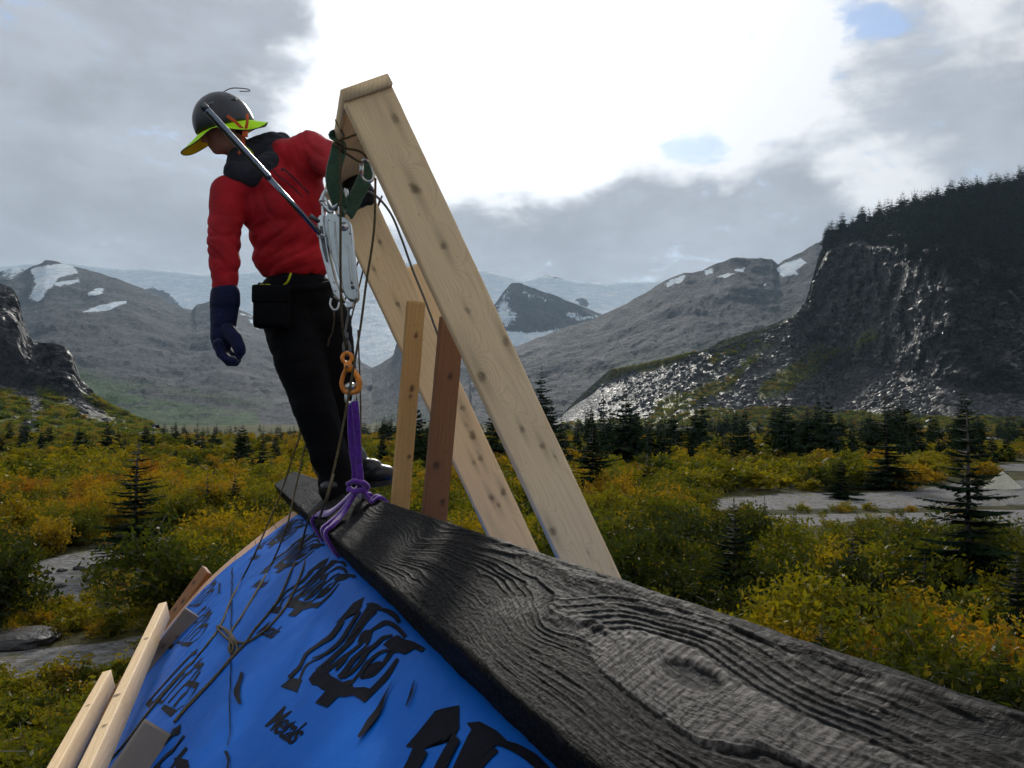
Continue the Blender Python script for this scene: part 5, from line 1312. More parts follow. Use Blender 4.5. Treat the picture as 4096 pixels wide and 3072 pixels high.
# ---- the green sling over the top plank
HX = unit(U(390, 260, 2.86) - U(330, 260, 2.86)); HZ = unit(U(344, 212, 2.86) - U(350, 306, 2.85)); HX = unit(HX - HZ * (HX @ HZ)); HYv = np.cross(HZ, HX)          # right, up, away
sl_c = TC + BD * ((2.85 - TC[1]) / BD[1] + .02)
def band(name, path, width_dir, w, th, mat, parent=None, origin=None):
    """flat woven band along a path"""
    P = np.asarray(path, float); n = len(P); T = np.gradient(P, axis=0); T /= np.linalg.norm(T, axis=1)[:, None]
    wd = np.asarray(width_dir, float) if np.ndim(width_dir) == 2 else np.tile(width_dir, (n, 1)); wd = wd - T * (wd * T).sum(1)[:, None]; wd /= np.linalg.norm(wd, axis=1)[:, None]
    nm = np.cross(T, wd); pr = [(-.5, .0), (-.42, .5), (-.2, .38), (0, .5), (.2, .38), (.42, .5), (.5, 0), (.42, -.5), (0, -.5), (-.42, -.5)]
    V = np.concatenate([P[i] + np.array([a * w * wd[i] + b * th * nm[i] for a, b in pr]) for i in range(n)]); m = len(pr)
    return mk(name, V, grid_faces(n, m, True).tolist() + [list(range(m))[::-1], [(n - 1) * m + i for i in range(m)]], mat, parent, True, origin=origin)
HK = U(345, 208, 2.86)                                                     # bow of the hoist's hook
up = -aax; hw_ = aw / 2 + .004; th_ = .026
e_l = sl_c - awd * hw_ ; e_r = sl_c + awd * hw_
loop = [HK + np.array([-.012, 0, -.004]), U(333, 178, 2.84), e_l - up * th_ * .9, e_l + up * th_ * .5, sl_c + up * th_, e_r + up * th_ * .5, e_r - up * th_, U(366, 176, 2.87), HK + np.array([.016, 0, -.004]), HK + np.array([.002, 0, -.016]), HK + np.array([-.012, 0, -.004])]
lp_ = smooth_path(loop, 110); over = np.exp(-(np.linalg.norm(lp_ - (sl_c + up * th_), axis=1) / .10) ** 4)[:, None]
gs = band('lifting_sling', lp_, BD * over + HX * (1 - over), .054, .005, M_GREEN, origin=HK)
tag(gs, 'green woven sling looped over the frame top, holding the hoist hook', 'sling')

# ---- the lever hoist
HO = U(346, 260, 2.86)
hoist = thing('lever_hoist', 'silver lever hoist with long handle hanging in front of the man', 'hoist', HO)
Zh = lambda x, y: (((1100 + x / 2.765) / 4 - 346) / F * 2.86, -((700 + y / 2.765) / 4 - 260) / F * 2.86)      # zoom pixels to metres in the hoist's face
def hp(x, y, dz=0.0):
    a, b = Zh(x, y); return HO + HX * a + HZ * b + HYv * dz
ol = [Zh(*p) for p in [(575, 560), (585, 470), (625, 410), (680, 425), (745, 420), (760, 455), (835, 485), (865, 530), (876, 640), (885, 900), (905, 1330), (898, 1395), (860, 1425), (790, 1400), (750, 1340), (700, 1150), (640, 900), (600, 760)]]
V, Fc = prism(ol, HO, HX, HZ, .045, .006); body = mk('housing', V, Fc, M_ALLOY, hoist, True)
body.data.polygons.foreach_set('use_smooth', np.zeros(len(body.data.polygons), bool))
ol2 = [Zh(*p) for p in [(505, 480), (540, 430), (580, 440), (580, 560), (610, 860), (660, 1150), (740, 1400), (690, 1400), (640, 1330), (580, 1100), (520, 800)]]
V, Fc = prism(ol2, HO + HYv * .004, HX, HZ, .060, .004); mk('side_plate', V, Fc, M_STEEL, hoist, False)
V, Fc = prism([Zh(*p) for p in [(535, 560), (565, 560), (590, 780), (606, 980), (580, 960), (548, 800)]], HO - HYv * .0285, HX, HZ, .004); mk('slot', V, Fc, M_DARKST, hoist, False)
for pts, w in (([(700, 520), (700, 700), (720, 1000), (745, 1320)], .006), ([(825, 800), (835, 900), (848, 1230)], .0075), ([(620, 520), (625, 700), (640, 860)], .005), ([(870, 560), (878, 760)], .003)):
    V, Fc = tube(smooth_path([hp(x, y, -.022) for x, y in pts], 20), w, 8, squash=.6); mk('pressed_rib', V, Fc, M_ALLOY, body, True)
for x, y, prof in ((800, 580, [(.0155, .0), (.0155, .004), (.0115, .0055), (.0105, .009), (.006, .010), (.0055, .013), (0, .013)]), (865, 660, [(.004, 0), (.004, .006), (0, .007)]), (855, 1270, [(.006, 0), (.006, .007), (0, .008)]), (903, 1300, [(.0035, -.006), (.0035, .004), (0, .005)]), (632, 495, [(.003, 0), (.003, .004), (0, .004)]), (655, 1200, [(.004, 0), (.004, .006), (0, .007)]), (660, 1295, [(.004, 0), (.004, .006), (0, .007)]), (745, 445, [(.004, 0), (.004, .012), (0, .013)])):
    V, Fc = lathe(prof, hp(x, y, -.0225), -HYv, 14); mk('bolt', V, Fc, M_STEEL if x != 855 else M_DARKST, hoist, True)
# reversing lever stub and top hook with latch
V, Fc = tube([hp(530, 505, -.02), hp(440, 440, -.035)], .008, 10); mk('stub_lever', V, Fc, M_DARKST, hoist, True)
hook = smooth_path([hp(660, 400, .0), hp(600, 330, 0), hp(560, 250, 0), hp(600, 150, 0), hp(612, 110, 0)], 24)
V, Fc = tube(hook, np.interp(np.linspace(0, 1, 24), [0, .3, .7, 1], [.014, .012, .011, .003]), 10, squash=.75); hk = mk('hook', V, Fc, M_STEEL, hoist, True)
V, Fc = tube(smooth_path([hp(600, 330, 0), hp(670, 345, .0), hp(740, 300, 0), hp(815, 235, 0), hp(835, 160, 0), hp(820, 125, 0)], 24), np.interp(np.linspace(0, 1, 24), [0, .5, .8, 1], [.012, .013, .012, .003]), 10, squash=.75); mk('hook_bow', V, Fc, M_STEEL, hk, True)
V, Fc = tube([hp(660, 352, -.014), hp(600, 215, -.014)], [.0055, .0045], 8); mk('safety_latch', V, Fc, M_STEEL, hk, True)
V, Fc = ellipsoid(hp(562, 250, -.004), np.stack([HX, HYv, HZ]), (.011, .011, .009)); mk('hook_ball', V, Fc, M_STEEL, hk, True)
for x in (560, 745):
    V, Fc = prism([Zh(*p) for p in [(x - 14, 440), (x - 8, 320), (x + 14, 300), (x + 26, 440)]], HO - HYv * .004, HX, HZ, .012, .002); mk('hanger_plate', V, Fc, M_STEEL, hoist, False)
# handle: telescopic tube
h0, h1 = hp(545, 660, -.045), U(206, 109, 2.72); hm = h0 + (h1 - h0) * .46
V, Fc = tube([h0, hm + (h1 - h0) * .05], .0088, 14); hd = mk('handle', V, Fc, M_CHROME, hoist, True)
V, Fc = tube([hm - (h1 - h0) * .01, hm, hm + (h1 - h0) * .01, h1 - (h1 - h0) * .02, h1], [.0105, .0122, .0118, .0122, .0115], 14); mk('handle_sleeve', V, Fc, M_CHROME, hd, True)
V, Fc = tube([h1 - (h1 - h0) * .004, h1 + (h1 - h0) * .035], [.0135, .0125], 12); mk('handle_cap', V, Fc, M_DARKST, hd, True)
V, Fc = tube([h0 - (h1 - h0) * .03 + HX * .004, h0 + HX * .0], .0065, 8); mk('handle_pin', V, Fc, M_STEEL, hd, True)
V, Fc = tube([h0 + HZ * .012 - HX * .012, h0 - HZ * .012 - HX * .006, h0 - HZ * .016 + HX * .008], .0025, 6); mk('spring_clip', V, Fc, M_STEEL, hd, True)
# lower shackle with its tail and the rope outlet
V, Fc = prism([Zh(*p) for p in [(760, 1410), (845, 1425), (830, 1485), (770, 1490)]], HO, HX, HZ, .03, .003); mk('outlet', V, Fc, M_STEEL, hoist, False)
sh = smooth_path([hp(610, 1370, -.02), hp(592, 1440, -.02), hp(625, 1500, -.02), hp(672, 1490, -.02), hp(695, 1420, -.02)], 20)
V, Fc = tube(sh, .0042, 8); mk('anchor_shackle', V, Fc, M_STEEL, hoist, True)
# ---- wire rope, orange hook, shackle, purple sling
Z4 = lambda x, y: ((1050 + x / 1.951) / 4, (1300 + y / 1.951) / 4)
def P4(x, y, d=2.86): return U(*Z4(x, y), d)
wr = thing('wire_rope', 'thin steel wire rope with pressed eye between hoist and orange hook', 'rope', P4(655, 130))
V, Fc = tube(smooth_path([hp(800, 1440, 0), P4(650, 30), P4(652, 110), P4(655, 150)], 30), .0042, 8); mk('strand', V, Fc, M_WIRE, wr, True)
V, Fc = tube(smooth_path([P4(652, 110), P4(632, 160), P4(640, 215), P4(658, 235), P4(680, 212), P4(680, 160), P4(658, 112)], 30), .0048, 8); mk('eye', V, Fc, M_WIRE, wr, True)
V, Fc = tube([P4(651, 60), P4(654, 128)], .0085, 10); mk('ferrule', V, Fc, M_DARKST, wr, True)
ok = thing('safety_hook', 'worn orange safety hook joining wire rope and purple sling', 'hook', P4(685, 400))
ang = np.linspace(0, 2 * np.pi, 28, endpoint=False)
def ring_tube(c, u, v, ru, rv, r, seg=10, squash=1.0):
    P = c + np.cos(ang)[:, None] * u * ru + np.sin(ang)[:, None] * v * rv; T = -np.sin(ang)[:, None] * u * ru + np.cos(ang)[:, None] * v * rv
    n = np.cross(u, v); V = []; th = np.linspace(0, 2 * np.pi, seg, endpoint=False)
    for i in range(28):
        o = unit(np.cross(T[i], n)); V.append(P[i] + (np.cos(th)[:, None] * o + squash * np.sin(th)[:, None] * n) * (r if np.ndim(r) == 0 else r[i]))
    V = np.concatenate(V); Fc = []
    for i in range(28):
        for j in range(seg): Fc.append([i * seg + j, i * seg + (j + 1) % seg, ((i + 1) % 28) * seg + (j + 1) % seg, ((i + 1) % 28) * seg + j])
    return V, Fc
V, Fc = ring_tube(P4(660, 258), HX, HZ, .0165, .0175, .0072); mk('eye', V, Fc, M_ORANGE, ok, True)
V, Fc = tube(smooth_path([P4(668, 310), P4(650, 350), P4(628, 400), P4(617, 460), P4(640, 515), P4(690, 530), P4(740, 512), P4(757, 455), P4(735, 395), P4(700, 345), P4(672, 315)], 46), np.interp(np.linspace(0, 1, 46), [0, .3, .5, .75, 1], [.010, .0095, .012, .0135, .011]), 12, squash=.8); mk('bow', V, Fc, M_ORANGE, ok, True)
V, Fc = ellipsoid(P4(668, 325, 2.845), np.stack([HX, HYv, HZ]), (.015, .010, .020)); mk('latch_boss', V, Fc, M_ORANGE, ok, True)
V, Fc = lathe([(.0045, 0), (.0045, .004), (0, .005)], P4(660, 325, 2.835), -HYv, 10); mk('rivet', V, Fc, M_DARKST, ok, True)
shk = thing('bow_shackle', 'small galvanised shackle between orange hook and purple sling', 'shackle', P4(690, 560))
V, Fc = ellipsoid(P4(686, 482), np.stack([HX, HYv, HZ]), (.0205, .015, .0155)); mk('bow', V, Fc, M_STEEL, shk, True)
V, Fc = tube(smooth_path([P4(665, 500), P4(655, 550), P4(662, 600), P4(690, 610), P4(712, 590), P4(715, 540), P4(708, 500)], 30), .0072, 10); mk('pin', V, Fc, M_STEEL, shk, True)
# purple sling: hangs from the shackle and chokes the beam
ps = thing('round_sling', 'purple round sling choked round the beam below the orange hook', 'sling', beam_pt(0, 0, .03))
Z5 = lambda x, y: ((1050 + x / 2.369) / 4, (1550 + y / 2.369) / 4)
def P5(x, y, d): return U(*Z5(x, y), d)
KNOT = P5(905, 935, 2.90)
def strand(name, pts, r, sq=.62, n=50, wdir=None):
    P = smooth_path(pts, n); rr = r * (1 + .10 * np.sin(np.linspace(0, 40, n))) * (1 + .06 * fbm(np.stack([np.linspace(0, 9, n), np.zeros(n), np.zeros(n)], -1), 2))
    if wdir is None: V, Fc = tube(P, rr, 12, squash=sq); return mk(name, V, Fc, M_PURPLE, ps, True)
    tw = np.linspace(0, 1, n)[:, None]; wd = wdir + .35 * np.sin(tw * 9) * np.cross(wdir, P[-1] - P[0]) / (np.linalg.norm(P[-1] - P[0]) + .2)
    return band(name, P, wd, r * 2.5, r * .75, M_PURPLE, ps)
strand('strand', [P5(848, 135, 2.86), P5(838, 330, 2.87), P5(850, 600, 2.885), P5(880, 800, 2.90), KNOT + np.array([-.012, 0, .01])], .0098, wdir=HX)
strand('strand', [P5(872, 130, 2.85), P5(892, 330, 2.86), P5(905, 600, 2.88), P5(922, 800, 2.89), KNOT + np.array([.012, -.01, .008])], .0098, wdir=HX)
strand('strand', [P5(858, 150, 2.875), P5(865, 400, 2.89), P5(875, 700, 2.91), KNOT + np.array([0, .01, .0])], .008)
V, Fc = ellipsoid(KNOT, np.stack([HX, HYv, HZ]), (.030, .024, .022)); 
strand('knot', [KNOT + HX * -.035 + HZ * .008, KNOT + HX * -.01 + HZ * .018 - HYv * .012, KNOT + HX * .028 + HZ * .006 - HYv * .012, KNOT + HX * .03 - HZ * .012, KNOT - HX * .005 - HZ * .016 - HYv * .014, KNOT - HX * .034 - HZ * .006], .0115, .8)
th2 = .011
def wrap(s0, s1, r, w0=.0):
    """once over the top face from the knot, down the left side and under the beam to the right edge and back"""
    pts = [KNOT - HZ * .006, beam_pt((s0 * .4 + s1 * .6) * .5 + .05, -.2 + w0, th2 + .012), beam_pt(s0, -.75, th2), beam_pt(s0, -1.0, th2 * .6), beam_pt(s0, -1.0, -.012) - BW * th2, beam_pt(s0 - .01, -1, -.07) - BW * th2, beam_pt(s0, -.97, -BTH - .004) - BW * .003, beam_pt(s0 + .02, -.7, -BTH - th2), beam_pt((s0 + s1) / 2, 0, -BTH - th2), beam_pt(s1, .9, -BTH - th2), beam_pt(s1, 1, -BTH + .01) + BW * th2, beam_pt(s1, 1, -.03) + BW * th2, beam_pt(s1, 1.0, th2 * .6), beam_pt(s1 + .03, .72, th2), KNOT - HZ * .004 + HX * .012]
    strand('strand', pts, r, .7, 110, BD)
wrap(.50, .22, .0145, -.2)
wrap(.06, .03, .0170)
wrap(-.05, -.03, .0165, .05)

# ---- ropes
def rp(*pts):
    out = []
    for p in pts: out.append(S_at(p[0], p[1], .008) if len(p) == 2 else U(*p))
    return out
z6 = lambda x, y: Z6(x, y)
CORD = .0042
# hand line from the frame top straight down past the hoist
ZK = lambda x, y, d: U((1230 + x / 2.764) / 4, (250 + y / 2.764) / 4, d)
kn_c = ZK(352, 930, 2.66)
hl = thing('hand_line', 'olive cord knotted under the frame top, hanging straight down over the hoist', 'rope', kn_c)
for nm, pts, n in (('turn', [sl_c - BD * .10 - awd * (hw_ + .002) + up * .03, sl_c - BD * .10 + awd * hw_ + up * .03, sl_c - BD * .10 + awd * hw_ - up * .028, kn_c + HZ * .02, sl_c - BD * .1 - awd * hw_ - up * .028, sl_c - BD * .10 - awd * (hw_ + .002) + up * .03], 60),
                   ('fall', [kn_c, ZK(355, 1020, 2.65), ZK(362, 1200, 2.65), U(340.5, 220, 2.66), U(340.5, 262, 2.67), U(341, 300, 2.70), U(343, 330, 2.74), U(346.5, 349, 2.80)], 60),
                   ('bight', [kn_c, ZK(450, 955, 2.66), ZK(560, 975, 2.67), ZK(640, 1030, 2.68), ZK(655, 1075, 2.69), ZK(620, 1100, 2.69), ZK(560, 1090, 2.68), ZK(480, 1040, 2.67), kn_c - HZ * .01], 60)):
    V, Fc = tube(smooth_path(pts, n), CORD * .95, 6); mk(nm, V, Fc, M_ROPE, hl, True)
kp = [kn_c + .016 * np.array([math.cos(t * 2.3) * math.cos(t), .8 * math.sin(t * 1.3), math.sin(t)]) for t in np.linspace(0, 11, 40)]
V, Fc = tube(smooth_path(kp, 120), CORD, 6); mk('knot', V, Fc, M_ROPE, hl, True)
cb = thing('carabiner', 'polished steel screw-gate carabiner hanging from the cord beside the near plank', 'carabiner', ZK(660, 1200, 2.70))
V, Fc = tube(smooth_path([ZK(600, 1130, 2.69), ZK(610, 1085, 2.69), ZK(650, 1075, 2.69), ZK(690, 1110, 2.70), ZK(725, 1190, 2.70), ZK(735, 1260, 2.70), ZK(705, 1310, 2.70), ZK(650, 1310, 2.70), ZK(605, 1270, 2.70), ZK(598, 1225, 2.69)], 50), .0052, 8); mk('body', V, Fc, M_STEEL, cb, True)
V, Fc = tube([ZK(598, 1235, 2.69), ZK(600, 1120, 2.69)], .0072, 10); gt = mk('gate', V, Fc, M_STEEL, cb, True)
V, Fc = tube([ZK(598, 1232, 2.69), ZK(598, 1218, 2.69)], .0076, 10); mk('red_ring', V, Fc, plain('red_ring_paint', (.35, .02, .03), .4), gt, True)
# the long cord from the carabiner to the loop on the roof
rope('cord', rp((375.5, 178, 2.70), (374, 230, 2.71), (366, 285, 2.72), (360, 330, 2.73), (349.5, 391, 2.74), (339, 446, 2.72), (326, 503, 2.66), (*z6(1745, 0), 2.62), (*z6(1690, 180), 2.60), z6(1640, 345), z6(1575, 560), z6(1500, 725), z6(1430, 830), z6(1370, 893), z6(1310, 940), z6(1250, 962), z6(1200, 950), z6(1165, 915), z6(1130, 880), z6(1100, 866)), CORD, M_ROPE, 160, label='olive cord from the carabiner down across the man to the loop on the blue roof', cat='rope')
rope('cord', rp((382, 196, 3.60), (345, 300, 3.95), (318, 392, 4.0), (301, 433, 3.9), (282, 490, 3.8), (*z6(1370, 290), 3.7), (*z6(1300, 450), 3.55), z6(1240, 585), z6(1180, 710), z6(1115, 860), z6(1050, 960), z6(960, 1060), z6(830, 1215), z6(700, 1370), z6(580, 1525), z6(460, 1665), z6(400, 1760)), CORD, M_ROPE, 160, label='longest olive cord, passing behind the man and down the roof to the lower left', cat='rope')
rope('cord', rp((380, 198, 3.62), (348, 330, 3.95), (322, 400, 3.95), (306, 444, 3.85), (*z6(1550, 0), 3.7), (*z6(1515, 150), 3.6), (*z6(1480, 300), 3.5), z6(1410, 500), z6(1350, 620), z6(1290, 722), z6(1230, 820), z6(1180, 890), z6(1172, 930), z6(1200, 960), z6(1212, 1000), z6(1170, 1060), z6(1080, 1165), z6(960, 1300), z6(880, 1385), z6(862, 1412)), CORD, M_ROPE, 160, label='olive cord falling behind the man to the roof and looping back under the knot', cat='rope')
rope('cord', [beam_pt(.5, -.6, .03), beam_pt(.52, -1.0, .012)] + rp((*z6(1605, 250), 3.28), z6(1565, 430), z6(1510, 570), z6(1450, 702), z6(1380, 800), z6(1310, 885), z6(1255, 965), z6(1200, 1030), z6(1130, 1110), z6(1050, 1195), z6(960, 1290), z6(890, 1360), z6(866, 1405)), CORD, M_ROPE, 140, label='olive cord coming off the purple sling at the beam edge and lying down the roof', cat='rope')
lk = thing('cord_loop', 'small loop of olive cord tying the cords together on the blue roof', 'rope', S_at(*z6(1150, 900)))
V, Fc = tube(smooth_path(rp(z6(1100, 862), z6(1145, 885), z6(1185, 925), z6(1195, 955), z6(1165, 945), z6(1120, 905), z6(1098, 875)), 50, True), CORD, 6); mk('loop', V, Fc, M_ROPE, lk, True)
V, Fc = tube(smooth_path(rp(z6(1170, 940), z6(1190, 980), z6(1180, 1020), z6(1165, 990), z6(1178, 945)), 40, True), CORD, 6); mk('turn', V, Fc, M_ROPE, lk, True)
rope('cord', [U(358, 330, 3.35), U(360.5, 400, 3.4), U(361, 450, 3.5), U(363, 478, 3.62)], .0035, M_ROPE, 40, label='short cord hanging behind the purple sling beside the boot', cat='rope')
rope('wire_tail', [hp(770, 320, .05), U(362, 192, 3.0), U(376, 196, 3.05), U(391, 214, 3.1), U(402, 240, 3.15), U(412, 268, 3.2), U(425, 300, 3.24), U(436, 330, 3.27), U(441, 345, 3.28)], .0045, M_WIRE, 60, label='dark wire tail arching from the hoist along the far plank', cat='rope')
rope('cord_tail', [hp(630, 1500, -.02), hp(620, 1600, -.01), P4(545, 60, 3.0), P4(520, 110, 3.05), P4(510, 160, 3.1)], .0032, M_ROPE, 30, label='short cord tail hanging from the shackle under the hoist', cat='rope')

# ---- loose boards against the gable edge
def loose(px0, px1, d0, d1, wpx, thick, mat, label, seed, facing=None, sheet=False, knots=(), more=1.15, lift=.0):
    p0 = S_at(*px0, lift) if sheet else U(*px0, d0); p1 = U(*px1, d1) if d1 else S_at(*px1, lift)
    ax = unit(p1 - p0); L = np.linalg.norm(p1 - p0) * more; wd = facing if facing is not None else RUN
    width = wpx
    return board('loose_board', p0 + ax * L / 2, ax, wd, L, width, thick, mat, None, seed, knots, label, 'board', 'loose boards on the roof edge')
gz = 4.62
vx = np.array([.92, .05, .38])
loose((207, 570), (52, 785), 5.10, 4.95, .088, .036, M_RUST, 'rusty brown board leaning behind the gable edge of the roof', 41, np.array([.8, -.25, .55]), knots=[(.06, -.2, .010), (.13, .3, .012), (.17, -.1, .009), (.38, .2, .012), (.5, -.3, .010), (.62, .3, .01)])
loose((164, 611), (90, 775), 4.2, 2.4, .040, .085, M_PALE, 'long pale sawn timber standing in front of the grey board', 43, np.array([.78, .60, .2]), knots=[(.3, .2, .008), (.62, -.3, .010), (.75, .1, .007)])
loose((108.5, 680), (56, 778), 3.9, 2.7, .040, .085, M_PALE, 'short pale sawn timber end at the lower left corner', 45, np.array([.78, .60, .2]), knots=[(.4, .2, .008)])
loose((198, 618), (92, 760), 0, 0, .085, .020, M_GREYB, 'flat weathered grey board lying on the blue roof', 47, np.array([.80, .15, -.5]), True, [(.13, .2, .006), (.2, -.4, .006), (.42, .1, .008), (.47, -.1, .005)], 1.2, .034)
loose((168, 741), (147, 772), 0, 0, .098, .036, M_GREYB, 'broad brown-grey board end at the bottom of the blue roof', 49, np.array([.80, .15, -.55]), True, [(.3, .0, .012)], 9.0, .03)

# ================================================================== the man standing on the beam
M_JACKET = None
def cloth_material(name, col, dark, rough=.75, weave=500, sheen=.08, spec=.2):
    m, t, out = material(name)
    pos = t.n.new('ShaderNodeTexCoord').outputs['Object']
    n = t.noise(pos, 9.0, 5, .6); c = t.mix(t.step(n, .3, .7), dark, col)
    fold = t.noise(t.scale(pos, (14, 14, 26)), 1.0, 4, .6, .8)
    p = principled(t, out, Base__Color=c, Roughness=rough, Specular__IOR__Level=spec, Normal=t.bump(t.math('ADD', t.math('MULTIPLY', fold, 1.0), t.math('MULTIPLY', t.noise(pos, weave, 2, .5), .12)), .45, .010))
    p.inputs['Sheen Weight'].default_value = sheen
    return m
M_JACKET = cloth_material('red_shell_fabric', (0.44, 0.012, 0.020), (0.30, 0.008, 0.014), sheen=.03)
M_TROUSER = cloth_material('black_work_cloth', (0.005, 0.0053, 0.007), (0.003, 0.0033, 0.0045), sheen=0, spec=.08)
M_GLOVE = cloth_material('navy_glove_fabric', (0.005, 0.009, 0.048), (0.003, 0.005, 0.028))
M_GLOVEP = cloth_material('black_glove_leather', (0.014, 0.014, 0.022), (0.008, 0.008, 0.012), .5)
M_GAITER = cloth_material('charcoal_fleece', (0.030, 0.032, 0.042), (0.018, 0.019, 0.026), .9, 300)
M_SKIN = plain('skin', (0.36, 0.185, 0.125), .5, .4, 0, (120, .15, .002), .12, vscale=20)
M_HELMET = plain('charcoal_helmet_shell', (0.026, 0.027, 0.033), .36, .45, 0, (8, .1, .006), .25, vscale=12)
M_NEON = plain('neon_lime_cloth', (0.46, 0.86, 0.010), .7, .2, 0, (200, .3, .003), .08)
M_NEONY = plain('neon_yellow_lining', (0.78, 0.66, 0.010), .7, .2, 0, (200, .3, .003), .08)
M_STRAP = plain('orange_strap', (0.62, 0.10, 0.020), .6, .3, 0, None, .15)
M_BOOT = plain('black_boot_leather', (0.012, 0.012, 0.014), .38, .5, 0, (60, .3, .004), .3)
M_SOLE = plain('boot_sole_rubber', (0.02, 0.02, 0.021), .7, .3)
M_HAIR = plain('dark_hair', (0.02, 0.014, 0.010), .6, .3)
M_LIME = plain('lime_webbing', (0.50, 0.55, 0.02), .7, .2)

PX = 3.75 / F
def ell(px, py, d, rx, ry=None, rz=None, ax=None):
    """ellipsoid by picture position, depth and radii in picture pixels (across, deep, high)"""
    ry = rx if ry is None else ry; rz = rx if rz is None else rz; k = d / F
    return ellipsoid(U(px, py, d), np.eye(3) if ax is None else ax, (rx * k, ry * k, rz * k), 20, 14)
def limb(pts, flat=1.0, step=.35):
    """chain of (px, py, depth, radius px): overlapping balls that taper along the limb"""
    out = []
    for (x0, y0, d0, r0), (x1, y1, d1, r1) in zip(pts[:-1], pts[1:]):
        n = max(3, int(math.hypot(x1 - x0, y1 - y0, ) / (step * min(r0, r1))) + int(abs(d1 - d0) / PX / (step * min(r0, r1))))
        for i in range(n + 1):
            t = i / n; r = r0 + (r1 - r0) * t; out.append(ell(x0 + (x1 - x0) * t, y0 + (y1 - y0) * t, d0 + (d1 - d0) * t, r, r * flat, r))
    return out
def skin_over(name, items, voxel, mat, parent, smooth=6, wrinkle=None, cut=None, attrs=None):
    """one continuous surface grown over overlapping volumes"""
    V, Fc = join(items)
    me = bpy.data.meshes.new('tmp'); me.from_pydata(V.tolist(), [], Fc); me.update()
    o = bpy.data.objects.new('tmp', me); COL.objects.link(o)
    md = o.modifiers.new('r', 'REMESH'); md.mode = 'VOXEL'; md.voxel_size = voxel; md.adaptivity = 0
    dg = bpy.context.evaluated_depsgraph_get(); ev = bpy.data.meshes.new_from_object(o.evaluated_get(dg))
    bpy.data.objects.remove(o)
    n = len(ev.vertices); P = np.zeros(n * 3); ev.vertices.foreach_get('co', P); P = P.reshape(-1, 3)
    E = np.zeros(len(ev.edges) * 2, int); ev.edges.foreach_get('vertices', E); E = E.reshape(-1, 2)
    deg = np.bincount(E.ravel(), minlength=n)[:, None]
    for k in range(smooth):
        A = np.zeros_like(P); np.add.at(A, E[:, 0], P[E[:, 1]]); np.add.at(A, E[:, 1], P[E[:, 0]]); P = P * .45 + .55 * A / np.maximum(deg, 1)
    Fq = [list(p.vertices) for p in ev.polygons]
    ev.vertices.foreach_set('co', P.ravel()); ev.update()
    N = np.zeros(n * 3); ev.vertex_normals.foreach_get('vector', N) if hasattr(ev, 'vertex_normals') else ev.vertices.foreach_get('normal', N); N = N.reshape(-1, 3)
    if wrinkle is not None: P = P + N * wrinkle(P)[:, None]
    if cut is not None:
        keep = cut(P); Fq = [f for f in Fq if all(keep[i] for i in f)]
    bpy.data.meshes.remove(ev)
    return mk(name, P, Fq, mat, parent, True)
FOOT = U(338, 489, 3.75)
man = thing('person', 'person in red jacket and neon-brimmed helmet standing on the beam, looking down', 'person', FOOT)

# ---- head frame: the head tips towards the picture's left and looks down
HU = unit(np.array([-.30, -.26, .92])); HFw = np.array([-.80, -.46, -.38]); HFw = unit(HFw - HU * (HFw @ HU)); HRt = np.cross(HFw, HU)
HCen = U(224, 126, 3.66)
def hd3(f, u, r): return HCen + HFw * f + HU * u + HRt * r
HAX = np.stack([HFw, HRt, HU])
def build_head():
    e = lambda f, u, r, a, b, c: ellipsoid(hd3(f, u, r), HAX, (a, b, c), 18, 12)
    it = [e(-.005, .03, 0, .098, .078, .092), e(.030, -.045, 0, .066, .060, .075), e(.062, -.088, 0, .030, .030, .026), e(.045, -.075, 0, .042, .048, .032),
          e(.088, .012, 0, .018, .050, .014), e(.093, -.022, 0, .016, .0115, .030), e(.108, -.040, 0, .014, .014, .011), e(.086, -.066, 0, .014, .024, .007), e(.084, -.076, 0, .013, .020, .007),
          e(.062, -.030, .036, .026, .026, .026), e(.062, -.030, -.036, .026, .026, .026)]
    for s in (1, -1):
        it += [e(-.005, -.012, s * .080, .018, .009, .030), e(-.012, .002, s * .084, .013, .007, .016)]
    it += limb([(232, 142, 3.68, 13), (254, 164, 3.73, 15)])
    return skin_over('body', it, .0055, M_SKIN, man, 3)
body_o = build_head()
for s in (1, -1):
    V, Fc = ellipsoid(hd3(.078, -.004, s * .031), HAX, (.011, .013, .011), 12, 8); mk('eye', V, Fc, plain('eye_white', (.6, .58, .55), .2), body_o, True)
V, Fc = ellipsoid(hd3(-.055, -.01, 0), HAX, (.052, .078, .06), 18, 12); mk('hair', V, Fc, M_HAIR, man, True)
# ---- helmet with soft neon brim
def build_helmet():
    nu, nv = 48, 20; V = []
    for j in range(nv):
        ph = (j / (nv - 1)) * R(98)
        for i in range(nu):
            th = 2 * math.pi * i / nu; ct, st = math.cos(th), math.sin(th)
            rr = math.sin(ph); z = math.cos(ph)
            bumpy = 1 + .012 * math.cos(4 * th) * rr
            V.append(hd3(.120 * rr * ct * bumpy - .004, .010 + .126 * z + .006 * ct * (1 - z), .104 * rr * st * bumpy))
    V = np.array(V); o = mk('helmet', V, grid_faces(nv, nu, True), M_HELMET, man, True)
    md = o.modifiers.new('thickness', 'SOLIDIFY'); md.thickness = .012
    return o
helm = build_helmet()
helm.data.flip_normals()
for s in (1, -1):
    for f in (-.05, .04):
        V, Fc = ellipsoid(hd3(f, .085, s * .083), HAX, (.022, .009, .010), 12, 8); mk('vent', V, Fc, M_DARKST, helm, True)
V, Fc = tube(smooth_path([hd3(-.03, .134, .0), hd3(-.075, .142, -.035), hd3(-.115, .132, -.05), hd3(-.145, .120, -.055), hd3(-.150, .112, -.05), hd3(-.11, .122, -.04)], 36), .0022, 6); mk('cord_loop', V, Fc, M_ROPE, helm, True)
